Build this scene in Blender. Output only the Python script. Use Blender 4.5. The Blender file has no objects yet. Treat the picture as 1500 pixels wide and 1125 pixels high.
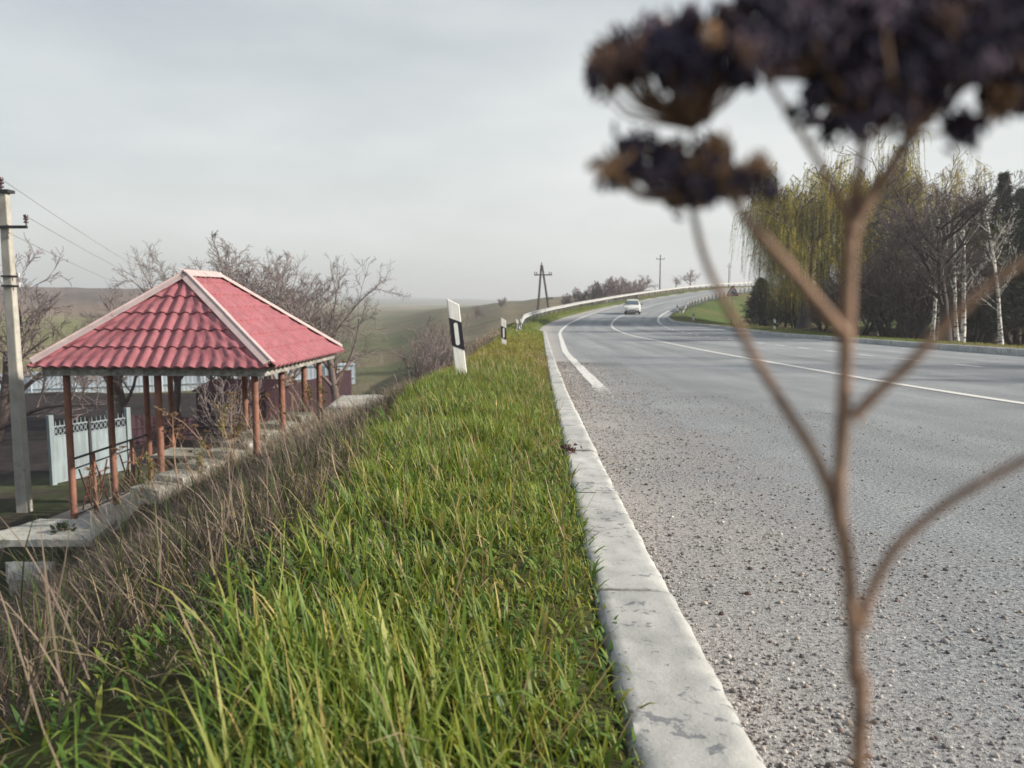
import bpy, math, random
import numpy as np
from mathutils import Vector, Matrix, noise as mnoise

PI = math.pi
rad = math.radians
sc = bpy.context.scene
COL = sc.collection
RNG = np.random.default_rng(7)
random.seed(7)

# ------------------------------------------------------------------ camera model
FPX = 1167.0
PITCH = rad(6.0)
CP, SP = math.cos(PITCH), math.sin(PITCH)

def U(u, v, d):
    """world point seen at photo pixel (u, v) at camera depth d (camera at the origin)"""
    x = (u - 750.0) / FPX * d
    up = -(v - 562.5) / FPX * d
    return Vector((x, d * CP + up * SP, -d * SP + up * CP))

# ------------------------------------------------------------------ small helpers
def tag(o, label=None, cat=None, group=None, kind=None):
    if label: o['label'] = label
    if cat: o['category'] = cat
    if group: o['group'] = group
    if kind: o['kind'] = kind
    return o

def empty(name, loc, rz=0.0, label=None, cat=None, group=None):
    o = bpy.data.objects.new(name, None)
    o.empty_display_size = 0.1
    COL.objects.link(o)
    o.location = loc
    o.rotation_euler = (0, 0, rz)
    return tag(o, label, cat, group)

def link(name, me, mat=None, parent=None):
    o = bpy.data.objects.new(name, me)
    COL.objects.link(o)
    if mat is not None and len(me.materials) == 0:
        for m in (mat if isinstance(mat, (list, tuple)) else [mat]):
            me.materials.append(m)
    if parent is not None:
        o.parent = parent
    return o

def np_mesh(name, V, F, smooth=False, col=None, uv=None):
    """V (n,3); F list of int arrays (m,k) with k = 3 or 4"""
    me = bpy.data.meshes.new(name)
    V = np.ascontiguousarray(V, dtype=np.float32)
    F = [np.ascontiguousarray(f, dtype=np.int32) for f in F if len(f)]
    nl = sum(f.size for f in F); nf = sum(len(f) for f in F)
    me.vertices.add(len(V)); me.vertices.foreach_set('co', V.ravel())
    me.loops.add(nl); me.polygons.add(nf)
    me.loops.foreach_set('vertex_index', np.concatenate([f.ravel() for f in F]))
    tot = np.concatenate([np.full(len(f), f.shape[1], np.int32) for f in F])
    st = np.concatenate([[0], np.cumsum(tot)[:-1]]).astype(np.int32)
    me.polygons.foreach_set('loop_start', st)
    if smooth:
        me.polygons.foreach_set('use_smooth', np.ones(nf, dtype=bool))
    me.update(calc_edges=True)
    if col is not None:
        a = me.color_attributes.new('col', 'FLOAT_COLOR', 'POINT')
        c = np.ones((len(V), 4), np.float32); c[:, :3] = col
        a.data.foreach_set('color', c.ravel())
    if uv is not None:
        l = me.uv_layers.new(name='st')
        idx = np.concatenate([f.ravel() for f in F])
        l.data.foreach_set('uv', np.ascontiguousarray(uv[idx], dtype=np.float32).ravel())
    return me

class MB:
    """collects simple solids and links them as one mesh object"""
    def __init__(self): self.v = []; self.f = []; self.mi = []; self.cur = 0
    def add(self, vs, fs):
        n = len(self.v); self.v += [tuple(p) for p in vs]
        for f in fs: self.f.append([n + i for i in f]); self.mi.append(self.cur)
    def box(self, c, s, rot=None, taper=(1, 1)):
        hx, hy, hz = s[0] / 2, s[1] / 2, s[2] / 2
        P = []
        for z, k in ((-hz, (1, 1)), (hz, taper)):
            for x, y in ((-hx, -hy), (hx, -hy), (hx, hy), (-hx, hy)):
                p = Vector((x * k[0], y * k[1], z))
                if rot is not None: p = rot @ p
                P.append(p + Vector(c))
        self.add(P, [(3, 2, 1, 0), (4, 5, 6, 7), (0, 1, 5, 4), (1, 2, 6, 5), (2, 3, 7, 6), (3, 0, 4, 7)])
    def bar(self, a, b, w, h=None, up=(0, 0, 1)):
        a = Vector(a); b = Vector(b); h = h or w
        d = (b - a); L = d.length; d.normalize()
        u = Vector(up)
        if abs(d.dot(u)) > .98: u = Vector((0, 1, 0))
        x = d.cross(u).normalized(); z = x.cross(d).normalized()
        P = []
        for e in (a, b):
            for i, j in ((-1, -1), (1, -1), (1, 1), (-1, 1)):
                P.append(e + x * (i * w / 2) + z * (j * h / 2))
        self.add(P, [(3, 2, 1, 0), (4, 5, 6, 7), (0, 1, 5, 4), (1, 2, 6, 5), (2, 3, 7, 6), (3, 0, 4, 7)])
    def tube(self, pts, r, n=10, cap=True):
        pts = [Vector(p) for p in pts]
        rr = r if isinstance(r, (list, tuple)) else [r] * len(pts)
        rings = []; prev = None
        for i, p in enumerate(pts):
            d = (pts[min(i + 1, len(pts) - 1)] - pts[max(i - 1, 0)]).normalized()
            if prev is None:
                u = Vector((0, 0, 1)) if abs(d.z) < .9 else Vector((1, 0, 0))
                prev = d.cross(u).normalized()
            prev = (prev - d * prev.dot(d)).normalized(); w = d.cross(prev)
            rings.append([p + (prev * math.cos(2 * PI * k / n) + w * math.sin(2 * PI * k / n)) * rr[i] for k in range(n)])
        fs = []
        for i in range(len(pts) - 1):
            for k in range(n):
                fs.append((i * n + k, i * n + (k + 1) % n, (i + 1) * n + (k + 1) % n, (i + 1) * n + k))
        if cap:
            fs.append(tuple(reversed(range(n)))); fs.append(tuple((len(pts) - 1) * n + k for k in range(n)))
        self.add([p for R in rings for p in R], fs)
    def prism(self, poly, a, b):
        """poly: list of Vectors (planar); extruded by the vector b-a, starting at offset a"""
        n = len(poly); a = Vector(a); b = Vector(b)
        self.add([Vector(p) + a for p in poly] + [Vector(p) + b for p in poly],
                 [tuple(reversed(range(n))), tuple(range(n, 2 * n))] + [(i, (i + 1) % n, n + (i + 1) % n, n + i) for i in range(n)])
    def lathe(self, prof, c=(0, 0, 0), n=14):
        vs = []; fs = []
        for r, z in prof:
            for k in range(n): vs.append((c[0] + r * math.cos(2 * PI * k / n), c[1] + r * math.sin(2 * PI * k / n), c[2] + z))
        for i in range(len(prof) - 1):
            for k in range(n): fs.append((i * n + k, i * n + (k + 1) % n, (i + 1) * n + (k + 1) % n, (i + 1) * n + k))
        fs.append(tuple(reversed(range(n)))); fs.append(tuple((len(prof) - 1) * n + k for k in range(n)))
        self.add(vs, fs)
    def build(self, name, mat, parent=None, smooth=False, bevel=0.0, seg=2):
        me = bpy.data.meshes.new(name)
        me.from_pydata(self.v, [], self.f)
        mats = mat if isinstance(mat, (list, tuple)) else [mat]
        for m in mats: me.materials.append(m)
        if len(mats) > 1: me.polygons.foreach_set('material_index', self.mi)
        me.validate()
        if smooth:
            me.polygons.foreach_set('use_smooth', [True] * len(me.polygons))
            try: me.set_sharp_from_angle(angle=rad(40))
            except Exception: pass
        me.update()
        o = link(name, me, None, parent)
        if bevel:
            b = o.modifiers.new('bevel', 'BEVEL'); b.width = bevel; b.segments = seg; b.limit_method = 'ANGLE'
        return o

def tubes(P, R, sides):
    """many tubes at once: P (N,K,3), R (N,K)"""
    P = np.asarray(P, float); R = np.asarray(R, float)
    N, K, _ = P.shape
    T = np.empty_like(P)
    T[:, 1:-1] = P[:, 2:] - P[:, :-2]; T[:, 0] = P[:, 1] - P[:, 0]; T[:, -1] = P[:, -1] - P[:, -2]
    T /= np.linalg.norm(T, axis=2, keepdims=True) + 1e-9
    ref = np.tile(np.array([0.31, 0.17, 0.94]), (N, 1))
    m = np.abs((T[:, 0] * ref).sum(1)) > .8
    ref[m] = (0.9, -.3, .1)
    A = np.cross(T, ref[:, None, :]); A /= np.linalg.norm(A, axis=2, keepdims=True) + 1e-9
    B = np.cross(T, A)
    ang = np.arange(sides) * 2 * PI / sides
    V = P[:, :, None, :] + R[:, :, None, None] * (A[:, :, None, :] * np.cos(ang)[None, None, :, None] + B[:, :, None, :] * np.sin(ang)[None, None, :, None])
    idx = np.arange(N * K * sides).reshape(N, K, sides)
    a = idx[:, :-1]; b = idx[:, 1:]
    F = np.stack([a, np.roll(a, -1, 2), np.roll(b, -1, 2), b], -1).reshape(-1, 4)
    return V.reshape(-1, 3), F

class NB:
    """numpy mesh collector"""
    def __init__(self): self.V = []; self.Q = []; self.T = []; self.C = []; self.n = 0
    def add(self, V, Q=None, T=None, C=None):
        V = np.asarray(V, float).reshape(-1, 3)
        if Q is not None and len(Q): self.Q.append(np.asarray(Q) + self.n)
        if T is not None and len(T): self.T.append(np.asarray(T) + self.n)
        self.V.append(V)
        self.C.append(np.broadcast_to(np.asarray(C if C is not None else (1, 1, 1), float), V.shape))
        self.n += len(V)
    def mesh(self, name, smooth=False, col=False):
        V = np.concatenate(self.V)
        F = []
        if self.Q: F.append(np.concatenate(self.Q))
        if self.T: F.append(np.concatenate(self.T))
        return np_mesh(name, V, F, smooth, np.concatenate(self.C) if col else None)

def vnoise(x, y, seed=0):
    x = np.asarray(x, float); y = np.asarray(y, float)
    xi = np.floor(x).astype(np.int64); yi = np.floor(y).astype(np.int64)
    fx = x - xi; fy = y - yi
    fx = fx * fx * (3 - 2 * fx); fy = fy * fy * (3 - 2 * fy)
    def h(a, b):
        n = (a * 374761393 + b * 668265263 + seed * 974634777) & 0x7fffffff
        n = ((n ^ (n >> 13)) * 1274126177) & 0x7fffffff
        return ((n ^ (n >> 16)) & 0xffff) / 65535.0
    return (h(xi, yi) * (1 - fx) + h(xi + 1, yi) * fx) * (1 - fy) + (h(xi, yi + 1) * (1 - fx) + h(xi + 1, yi + 1) * fx) * fy

def fbm(x, y, seed=0, o=4):
    a = 0; k = .5; f = 1.0
    for i in range(o):
        a = a + k * vnoise(x * f, y * f, seed + i); k *= .5; f *= 2.03
    return a / (1 - .5 ** o)

def sstep(a, b, x):
    t = np.clip((np.asarray(x, float) - a) / (b - a), 0, 1)
    return t * t * (3 - 2 * t)

# ------------------------------------------------------------------ materials
def new_mat(name):
    m = bpy.data.materials.new(name); m.use_nodes = True
    nt = m.node_tree
    return m, nt, nt.nodes['Principled BSDF']

def N(nt, typ, **kw):
    n = nt.nodes.new(typ)
    for k, v in kw.items():
        if k in n.inputs: n.inputs[k].default_value = v
        else: setattr(n, k, v)
    return n

def mixc(nt, fac, a, b, blend='MIX'):
    n = nt.nodes.new('ShaderNodeMix'); n.data_type = 'RGBA'; n.blend_type = blend
    for sock, val in ((n.inputs[0], fac), (n.inputs[6], a), (n.inputs[7], b)):
        if isinstance(val, bpy.types.NodeSocket): nt.links.new(val, sock)
        elif isinstance(val, (int, float)): sock.default_value = val
        else: sock.default_value = (*val[:3], 1)
    return n.outputs[2]

def ramp(nt, src, stops):
    r = nt.nodes.new('ShaderNodeValToRGB')
    e = r.color_ramp.elements
    while len(e) < len(stops): e.new(.5)
    for el, (p, c) in zip(e, stops):
        el.position = p; el.color = (*c, 1) if isinstance(c, (tuple, list)) else (c, c, c, 1)
    nt.links.new(src, r.inputs[0])
    return r.outputs[0]

def noise_t(nt, vec, scale, detail=4, rough=.55):
    n = N(nt, 'ShaderNodeTexNoise', Scale=scale, Detail=detail, Roughness=rough)
    if vec is not None: nt.links.new(vec, n.inputs['Vector'])
    return n.outputs['Fac']

def objco(nt): return nt.nodes.new('ShaderNodeTexCoord').outputs['Object']

def bump(nt, bsdf, height, strength=.3, dist=.01):
    b = N(nt, 'ShaderNodeBump', Strength=strength, Distance=dist)
    nt.links.new(height, b.inputs['Height']); nt.links.new(b.outputs[0], bsdf.inputs['Normal'])

def simple(name, c, rough=.6, metal=0.0, var=.18, scale=6.0, c2=None, bmp=0.0, bscale=40, bdist=.005, thr=(.35, .7)):
    """base colour with two octaves of wear"""
    m, nt, b = new_mat(name)
    co = objco(nt)
    f = noise_t(nt, co, scale, 6, .6)
    hi = tuple(min(1, x * (1 + var)) for x in c); lo = tuple(x * (1 - var) for x in c)
    base = ramp(nt, f, [(.3, lo), (.7, hi)])
    if c2 is not None:
        f2 = noise_t(nt, co, scale * 2.3, 8, .65)
        k = ramp(nt, f2, [(thr[0], 0.0), (thr[1], 1.0)])
        base = mixc(nt, k, base, c2)
    nt.links.new(base, b.inputs['Base Color'])
    b.inputs['Roughness'].default_value = rough; b.inputs['Metallic'].default_value = metal
    if bmp: bump(nt, b, noise_t(nt, co, bscale, 6, .6), bmp, bdist)
    return m

def attr_mat(name, rough=.7, transl=0.0, tcol=None, mult=None, spec=.3):
    m, nt, b = new_mat(name)
    a = N(nt, 'ShaderNodeAttribute'); a.attribute_name = 'col'
    c = a.outputs['Color']
    nt.links.new(c, b.inputs['Base Color'])
    b.inputs['Roughness'].default_value = rough
    b.inputs['Specular IOR Level'].default_value = spec
    if transl:
        t = nt.nodes.new('ShaderNodeBsdfTranslucent')
        nt.links.new(mixc(nt, 1.0, c, tcol or (1, 1, 1), 'MULTIPLY'), t.inputs[0])
        mx = N(nt, 'ShaderNodeMixShader'); mx.inputs[0].default_value = transl
        nt.links.new(b.outputs[0], mx.inputs[1]); nt.links.new(t.outputs[0], mx.inputs[2])
        nt.links.new(mx.outputs[0], nt.nodes['Material Output'].inputs[0])
    return m

M = {}
M['concrete'] = simple('weathered_concrete', (.44, .44, .41), .9, var=.2, scale=5, c2=(.2, .2, .19), bmp=.5, bscale=60, thr=(.55, .75))
M['slab'] = simple('pale_concrete_slab', (.46, .46, .42), .9, var=.2, scale=3, c2=(.16, .17, .13), bmp=.5, bscale=30, thr=(.52, .72))
M['pole_concrete'] = simple('pole_concrete', (.40, .39, .35), .9, var=.16, scale=3, c2=(.24, .22, .19), bmp=.3, bscale=50, thr=(.52, .8))
M['roof'] = simple('red_metal_tile', (.345, .115, .135), .42, var=.12, scale=2.5, c2=(.37, .165, .18), thr=(.4, .8))
M['cap'] = simple('faded_ridge_flashing', (.50, .405, .40), .5, var=.1, scale=3, c2=(.38, .26, .25), thr=(.5, .8))
M['fascia'] = simple('grey_weathered_timber', (.34, .335, .31), .85, var=.3, scale=5, c2=(.12, .115, .10), bmp=.5, bscale=25, thr=(.45, .7))
M['rust_post'] = simple('red_oxide_paint', (.25, .115, .08), .7, var=.25, scale=7, c2=(.13, .06, .045), bmp=.25, bscale=60, thr=(.55, .72))
M['rust_dark'] = simple('dark_rusty_steel', (.15, .06, .045), .75, var=.3, scale=9, c2=(.06, .03, .028), thr=(.45, .7))
M['black_steel'] = simple('black_painted_steel', (.025, .024, .026), .55, var=.3, scale=8)
M['shaded_white_paint'] = simple('shaded_white_steel', (.24, .295, .325), .5, var=.07, scale=2.5, c2=(.5, .5, .46), thr=(.6, .85))  # white gate steel, dulled blue-grey so its colour carries the shade
M['fence_white'] = simple('pale_blue_white_sheet', (.55, .63, .70), .5, var=.08, scale=.8)
M['maroon'] = simple('maroon_sheet_metal', (.030, .008, .017), .55, var=.2, scale=2, c2=(.05, .016, .024), thr=(.5, .8))
M['post_white'] = simple('white_marker_plastic', (.80, .80, .77), .4, var=.05, scale=14, c2=(.60, .59, .53), thr=(.58, .85))
M['post_black'] = simple('black_marker_film', (.018, .017, .03), .4, var=.2, scale=10)
M['reflector'] = simple('white_reflector', (.78, .79, .77), .25, var=.06, scale=40)
M['galv'] = simple('galvanised_steel', (.50, .51, .51), .45, metal=.5, var=.12, scale=2)
M['galv_dark'] = simple('dull_galvanised_post', (.22, .22, .22), .6, metal=.3, var=.2, scale=4)
M['wood_pole'] = simple('creosoted_pole', (.075, .062, .06), .85, var=.3, scale=4)
M['insulator'] = simple('brown_porcelain', (.06, .035, .04), .25, var=.2, scale=10)
M['white_porcelain'] = simple('white_porcelain', (.7, .7, .68), .25, var=.08, scale=10)
M['wire'] = simple('aluminium_wire', (.30, .31, .32), .5, metal=.4, var=.1, scale=3)
M['sign_red'] = simple('sign_red', (.50, .05, .06), .4, var=.08, scale=4)
M['sign_white'] = simple('sign_white', (.80, .80, .78), .4, var=.05, scale=4)
M['sign_black'] = simple('sign_black', (.02, .02, .022), .4, var=.1, scale=4)
M['car_white'] = simple('white_car_paint', (.74, .75, .72), .25, var=.04, scale=1.5)
M['car_black'] = simple('black_car_plastic', (.02, .02, .024), .5, var=.2, scale=8)
M['tyre'] = simple('tyre_rubber', (.022, .022, .023), .85, var=.2, scale=10)
M['rim'] = simple('alloy_rim', (.45, .46, .47), .35, metal=.7, var=.1, scale=6)
M['lens'] = simple('headlight_lens', (.55, .58, .60), .12, var=.1, scale=9)
M['timber_table'] = simple('pale_table_board', (.42, .42, .36), .8, var=.15, scale=4, c2=(.25, .25, .2), thr=(.5, .8))
M['path'] = simple('trodden_dirt_path', (.27, .235, .195), .95, var=.2, scale=1.6, c2=(.15, .13, .105), bmp=.5, bscale=14, bdist=.02, thr=(.45, .8))
m, nt, b = new_mat('car_glass'); M['glass'] = m
nt.links.new(ramp(nt, noise_t(nt, objco(nt), 3), [(.3, (.08, .11, .14)), (.7, (.16, .21, .25))]), b.inputs['Base Color'])
b.inputs['Roughness'].default_value = .06

def add_streaks(m, strength, scl):
    nt = m.node_tree; b = nt.nodes['Principled BSDF']; src = b.inputs['Base Color'].links[0].from_socket
    mp = N(nt, 'ShaderNodeMapping'); mp.inputs['Scale'].default_value = scl; nt.links.new(objco(nt), mp.inputs[0])
    k = ramp(nt, noise_t(nt, mp.outputs[0], 1.0, 6, .65), [(.42, 1.0 - strength), (.60, 1.06)])
    nt.links.new(mixc(nt, 1.0, src, k, 'MULTIPLY'), b.inputs['Base Color'])
add_streaks(M['roof'], .14, (9, 9, 1.1)); add_streaks(M['pole_concrete'], .13, (5, 5, .9)); add_streaks(M['shaded_white_paint'], .22, (9, 9, .8)); add_streaks(M['fascia'], .25, (2, 2, 9)); add_streaks(M['post_white'], .12, (30, 30, 3))
# bark materials
M['bark'] = simple('grey_brown_bark', (.15, .115, .105), .9, var=.3, scale=6, c2=(.07, .055, .05), bmp=.5, bscale=25, bdist=.02, thr=(.45, .7))
M['twig'] = simple('grey_brown_twigs', (.215, .18, .175), .85, var=.25, scale=1.2)
M['bark_dark'] = simple('dark_bark', (.055, .045, .045), .9, var=.3, scale=6, bmp=.5, bscale=25, bdist=.02)
M['twig_dark'] = simple('dark_twigs', (.085, .066, .066), .85, var=.3, scale=1.2)
M['twig_far'] = simple('far_mauve_twigs', (.27, .22, .225), .85, var=.2, scale=.6)
m, nt, b = new_mat('birch_bark'); M['birch'] = m
co = objco(nt); mp = N(nt, 'ShaderNodeMapping'); mp.inputs['Scale'].default_value = (1, 1, 2.2)
nt.links.new(co, mp.inputs[0])
k = ramp(nt, noise_t(nt, mp.outputs[0], 4.5, 5, .6), [(.50, 0.0), (.56, 1.0)])
nt.links.new(mixc(nt, k, (.66, .64, .60), (.06, .05, .05)), b.inputs['Base Color']); b.inputs['Roughness'].default_value = .7

M['grass'] = attr_mat('grass_blades', .5, .32, (1.45, 1.3, .5))
M['dry'] = attr_mat('dry_stalks', .8, .25, (1.1, 1.0, .85))
M['leaf'] = attr_mat('young_leaves', .6, .35, (1.2, 1.15, .6))
M['needle'] = attr_mat('conifer_needles', .6, .1, (1, 1.1, .6))
M['pebble'] = attr_mat('loose_stones', .9)
M['seed_attr'] = attr_mat('dark_seed_heads_mixed', .9, .12, (1.3, 1.0, .7))
M['seed'] = simple('dark_seed_heads', (.060, .048, .066), .9, var=.45, scale=300, c2=(.34, .19, .11), thr=(.54, .78))
M['stem'] = simple('dry_stem', (.25, .155, .10), .75, var=.4, scale=140, c2=(.10, .065, .055), thr=(.48, .75), bmp=.4, bscale=500, bdist=.0006)

# ------------------------------------------------------------------ road path
SS = np.arange(-40, 300.01, .5)
kap = np.interp(SS, [38, 52, 84, 104, 170, 200], [0, 1 / 138., 1 / 138., 1 / 210., 1 / 210., 1 / 400.])
HH = .036 + np.concatenate([[0], np.cumsum((kap[1:] + kap[:-1]) / 2 * .5)])
PX = np.cumsum(np.sin(HH) * .5); PY = np.cumsum(np.cos(HH) * .5)
i0 = int(np.argmin(abs(SS))); PX -= PX[i0] - .10; PY -= PY[i0]
ZS = [-40, -10, 0, 4, 8, 20, 38, 50, 62, 76, 90, 105, 120, 140, 160, 200, 300]
ZZ = [1.6, .05, -.56, -.80, -.98, -1.30, -1.66, -1.72, -1.62, -1.3, -.75, 0.0, .8, 1.9, 2.6, 3.2, 3.5]
zfine = np.interp(SS, ZS, ZZ)
kk = np.ones(13) / 13
zpad = np.pad(zfine, 6, mode='edge'); ZR = np.convolve(zpad, kk, 'valid')
near = sstep(1, 6, np.abs(SS - 1)); ZR = ZR * near + zfine * (1 - near)

def zroad(s): return np.interp(s, SS, ZR)
def head(s): return np.interp(s, SS, HH)
def pt(s, t, dz=0.0):
    """world point at distance s along the left kerb line, t metres to its right"""
    h = head(s)
    return np.stack([np.interp(s, SS, PX) + t * np.cos(h), np.interp(s, SS, PY) - t * np.sin(h), zroad(s) + dz], -1)
def KR(s): return np.interp(s, [-40, 49, 52, 55, 58, 61, 68, 300], [10.9, 10.9, 10.5, 9.8, 9.1, 8.7, 8.4, 8.5])

def st_of(X, Y):
    X = np.asarray(X, float).ravel(); Y = np.asarray(Y, float).ravel()
    s = np.empty_like(X); t = np.empty_like(X)
    for a in range(0, len(X), 4000):
        dx = X[a:a + 4000, None] - PX[None]; dy = Y[a:a + 4000, None] - PY[None]
        i = np.argmin(dx * dx + dy * dy, 1); r = np.arange(len(i))
        dx = dx[r, i]; dy = dy[r, i]; h = HH[i]
        al = dx * np.sin(h) + dy * np.cos(h)
        lat = dx * np.cos(h) - dy * np.sin(h)
        al2 = np.clip(al, -.3, .3)
        s[a:a + 4000] = SS[i] + al2
        far = np.hypot(al - al2, lat)
        t[a:a + 4000] = np.where(lat < 0, -far, far)
    return s, t

# ------------------------------------------------------------------ terrain
RS = [0, 5, 10, 17, 25, 48, 80, 120, 160, 220, 300, 500, 700, 1000, 2500, 4000, 7000]
AZ = [-60, -40, -24, -16, -9.5, -4, 0, 3, 7, 15, 40]
PROF = np.array([
    [-3.4, -3.45, -3.55, -4.0, -4.5, -5.4, -6.3, -6.6, -6.6, -5.5, -2, 8.2, 7, 0, -10, 0, 0],
    [-3.4, -3.45, -3.55, -4.0, -4.5, -5.4, -6.3, -6.6, -6.6, -5.5, -2, 8.2, 7, 0, -10, 0, 0],
    [-3.4, -3.45, -3.55, -4.0, -4.5, -5.4, -6.3, -6.6, -6.6, -5.7, -3, 6.6, 5, 0, 5, 10, 5],
    [-3.4, -3.45, -3.55, -4.0, -4.5, -5.3, -6.2, -6.5, -6.6, -6.2, -5.5, -2, -2, -3, 14, 38, 8],
    [-3.4, -3.45, -3.55, -3.9, -4.3, -5.1, -6.0, -6.3, -6.4, -6.2, -6.0, -5, -5, -6, 6, 30, 6],
    [-3.4, -3.45, -3.5, -3.8, -4.2, -4.5, -4.2, -3.8, -3.0, -1.7, -2.6, -5, -5, -6, 4, 8, 5],
    [-3.4, -3.45, -3.5, -3.7, -4.0, -3.9, -3.2, -2.3, -1.2, .1, -1.0, -5, -5, -6, 0, 2, 0],
    [-3.4, -3.4, -3.4, -3.5, -3.6, -3.4, -2.6, -1.5, -.1, 1.1, 0.2, -5, -5, -6, 0, 0, 0],
    [-3.4, -3.4, -3.4, -3.4, -3.4, -3.0, -1.8, -.2, 1.2, 2.5, 2.4, -3, -5, -6, 0, 0, 0],
    [-3.4, -3.4, -3.4, -3.4, -3.2, -2.6, -.6, 1.2, 2.6, 3.6, 3.0, 0, -5, -6, 0, 0, 0],
    [-3.0, -3.0, -3.0, -3.0, -2.6, -2.2, -.6, 1.2, 2.6, 3.0, 3.0, 0, -5, -6, 0, 0, 0]], float)

def H(X, Y):
    shp = np.shape(X)
    X = np.asarray(X, float).ravel(); Y = np.asarray(Y, float).ravel()
    s, t = st_of(X, Y); zr = zroad(s)
    r = np.hypot(X, Y); az = np.degrees(np.arctan2(X, np.maximum(Y, -1e9)))
    az = np.clip(np.where(az < -60, -60, az), -60, 40)
    lr = np.log(r + 6); LR = np.log(np.array(RS) + 6.0)
    fi = np.clip(np.searchsorted(AZ, az) - 1, 0, len(AZ) - 2)
    fa = (az - np.array(AZ)[fi]) / (np.array(AZ)[fi + 1] - np.array(AZ)[fi]); fa = fa * fa * (3 - 2 * fa)
    ri = np.clip(np.searchsorted(LR, lr) - 1, 0, len(RS) - 2)
    fr = np.clip((lr - LR[ri]) / (LR[ri + 1] - LR[ri]), 0, 1); fr = fr * fr * (3 - 2 * fr) * .5 + fr * .5
    B = (PROF[fi, ri] * (1 - fr) + PROF[fi, ri + 1] * fr) * (1 - fa) + (PROF[fi + 1, ri] * (1 - fr) + PROF[fi + 1, ri + 1] * fr) * fa
    B = B + (fbm(X / 7, Y / 7, 3) - .5) * np.clip(r / 60, .12, 1.2) * .6 + (fbm(X / 60, Y / 60, 9) - .5) * np.clip((r - 60) / 200, 0, 1) * 2.0
    w = np.interp(s, [0, 2, 4, 8, 30, 45], [.40, .43, .58, .90, 1.2, 2.2])
    over = np.maximum(0, -t - w)
    over = np.where(over < .5, over * over, over - .25)
    bn = (fbm(X / .9, Y / .9, 5) - .5)
    verge = zr + np.where(s < 40.5, .106, .125) + .02 * np.clip(-t / .12, 0, 1) + .03 * np.clip(-t / .6, 0, 1) + bn * .05 * np.clip(-t / .3, 0, 1)
    emb = verge - .65 * over + bn * .25 * np.clip(over, 0, 1)
    left = np.where(over <= 0, verge, np.maximum(emb, np.minimum(B, verge + .3 * over)))
    # earth shoulder that carries the concrete steps
    a0 = U(232, 722, 11.0); a1 = U(462, 601, 14.3); dx_, dy_ = a1.x - a0.x, a1.y - a0.y; ln_ = math.hypot(dx_, dy_)
    fq = ((X - a0.x) * dx_ + (Y - a0.y) * dy_) / ln_ ** 2; dq = ((X - a0.x) * dy_ - (Y - a0.y) * dx_) / ln_
    zs_ = a0.z + (a1.z - a0.z) * np.clip(fq, 0, 1) - .16 - .30 * np.maximum(0, dq) - .5 * ln_ * (np.maximum(0, -fq) + np.maximum(0, fq - 1))
    zs_ = np.where((dq > -.3) & (fq > -.6) & (fq < 1.5), zs_, -9)
    left = np.maximum(left, np.where(t < -1.6, zs_, -9))
    tk = KR(s)
    right = zr + .12 + bn * .05 - np.where(s > 58, .2, .06) * np.maximum(0, t - tk - 1.6)
    right = np.maximum(right, np.minimum(zr, -2.3 + (fbm(X / 5, Y / 5, 4) - .5) * .5))
    mid = zr - .09
    z = np.where(t < np.where(s < 40.2, .055, 0.0), left, np.where(t > tk + .20, right, mid))
    edge = (s > 40) & (t < 0) & (t > -.5)
    z = np.where(edge, zr - .09 + (.2) * np.clip(-t / .5, 0, 1), z)
    return z.reshape(shp)

def h1(x, y): return float(H(np.array([x]), np.array([y]))[0])

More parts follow.
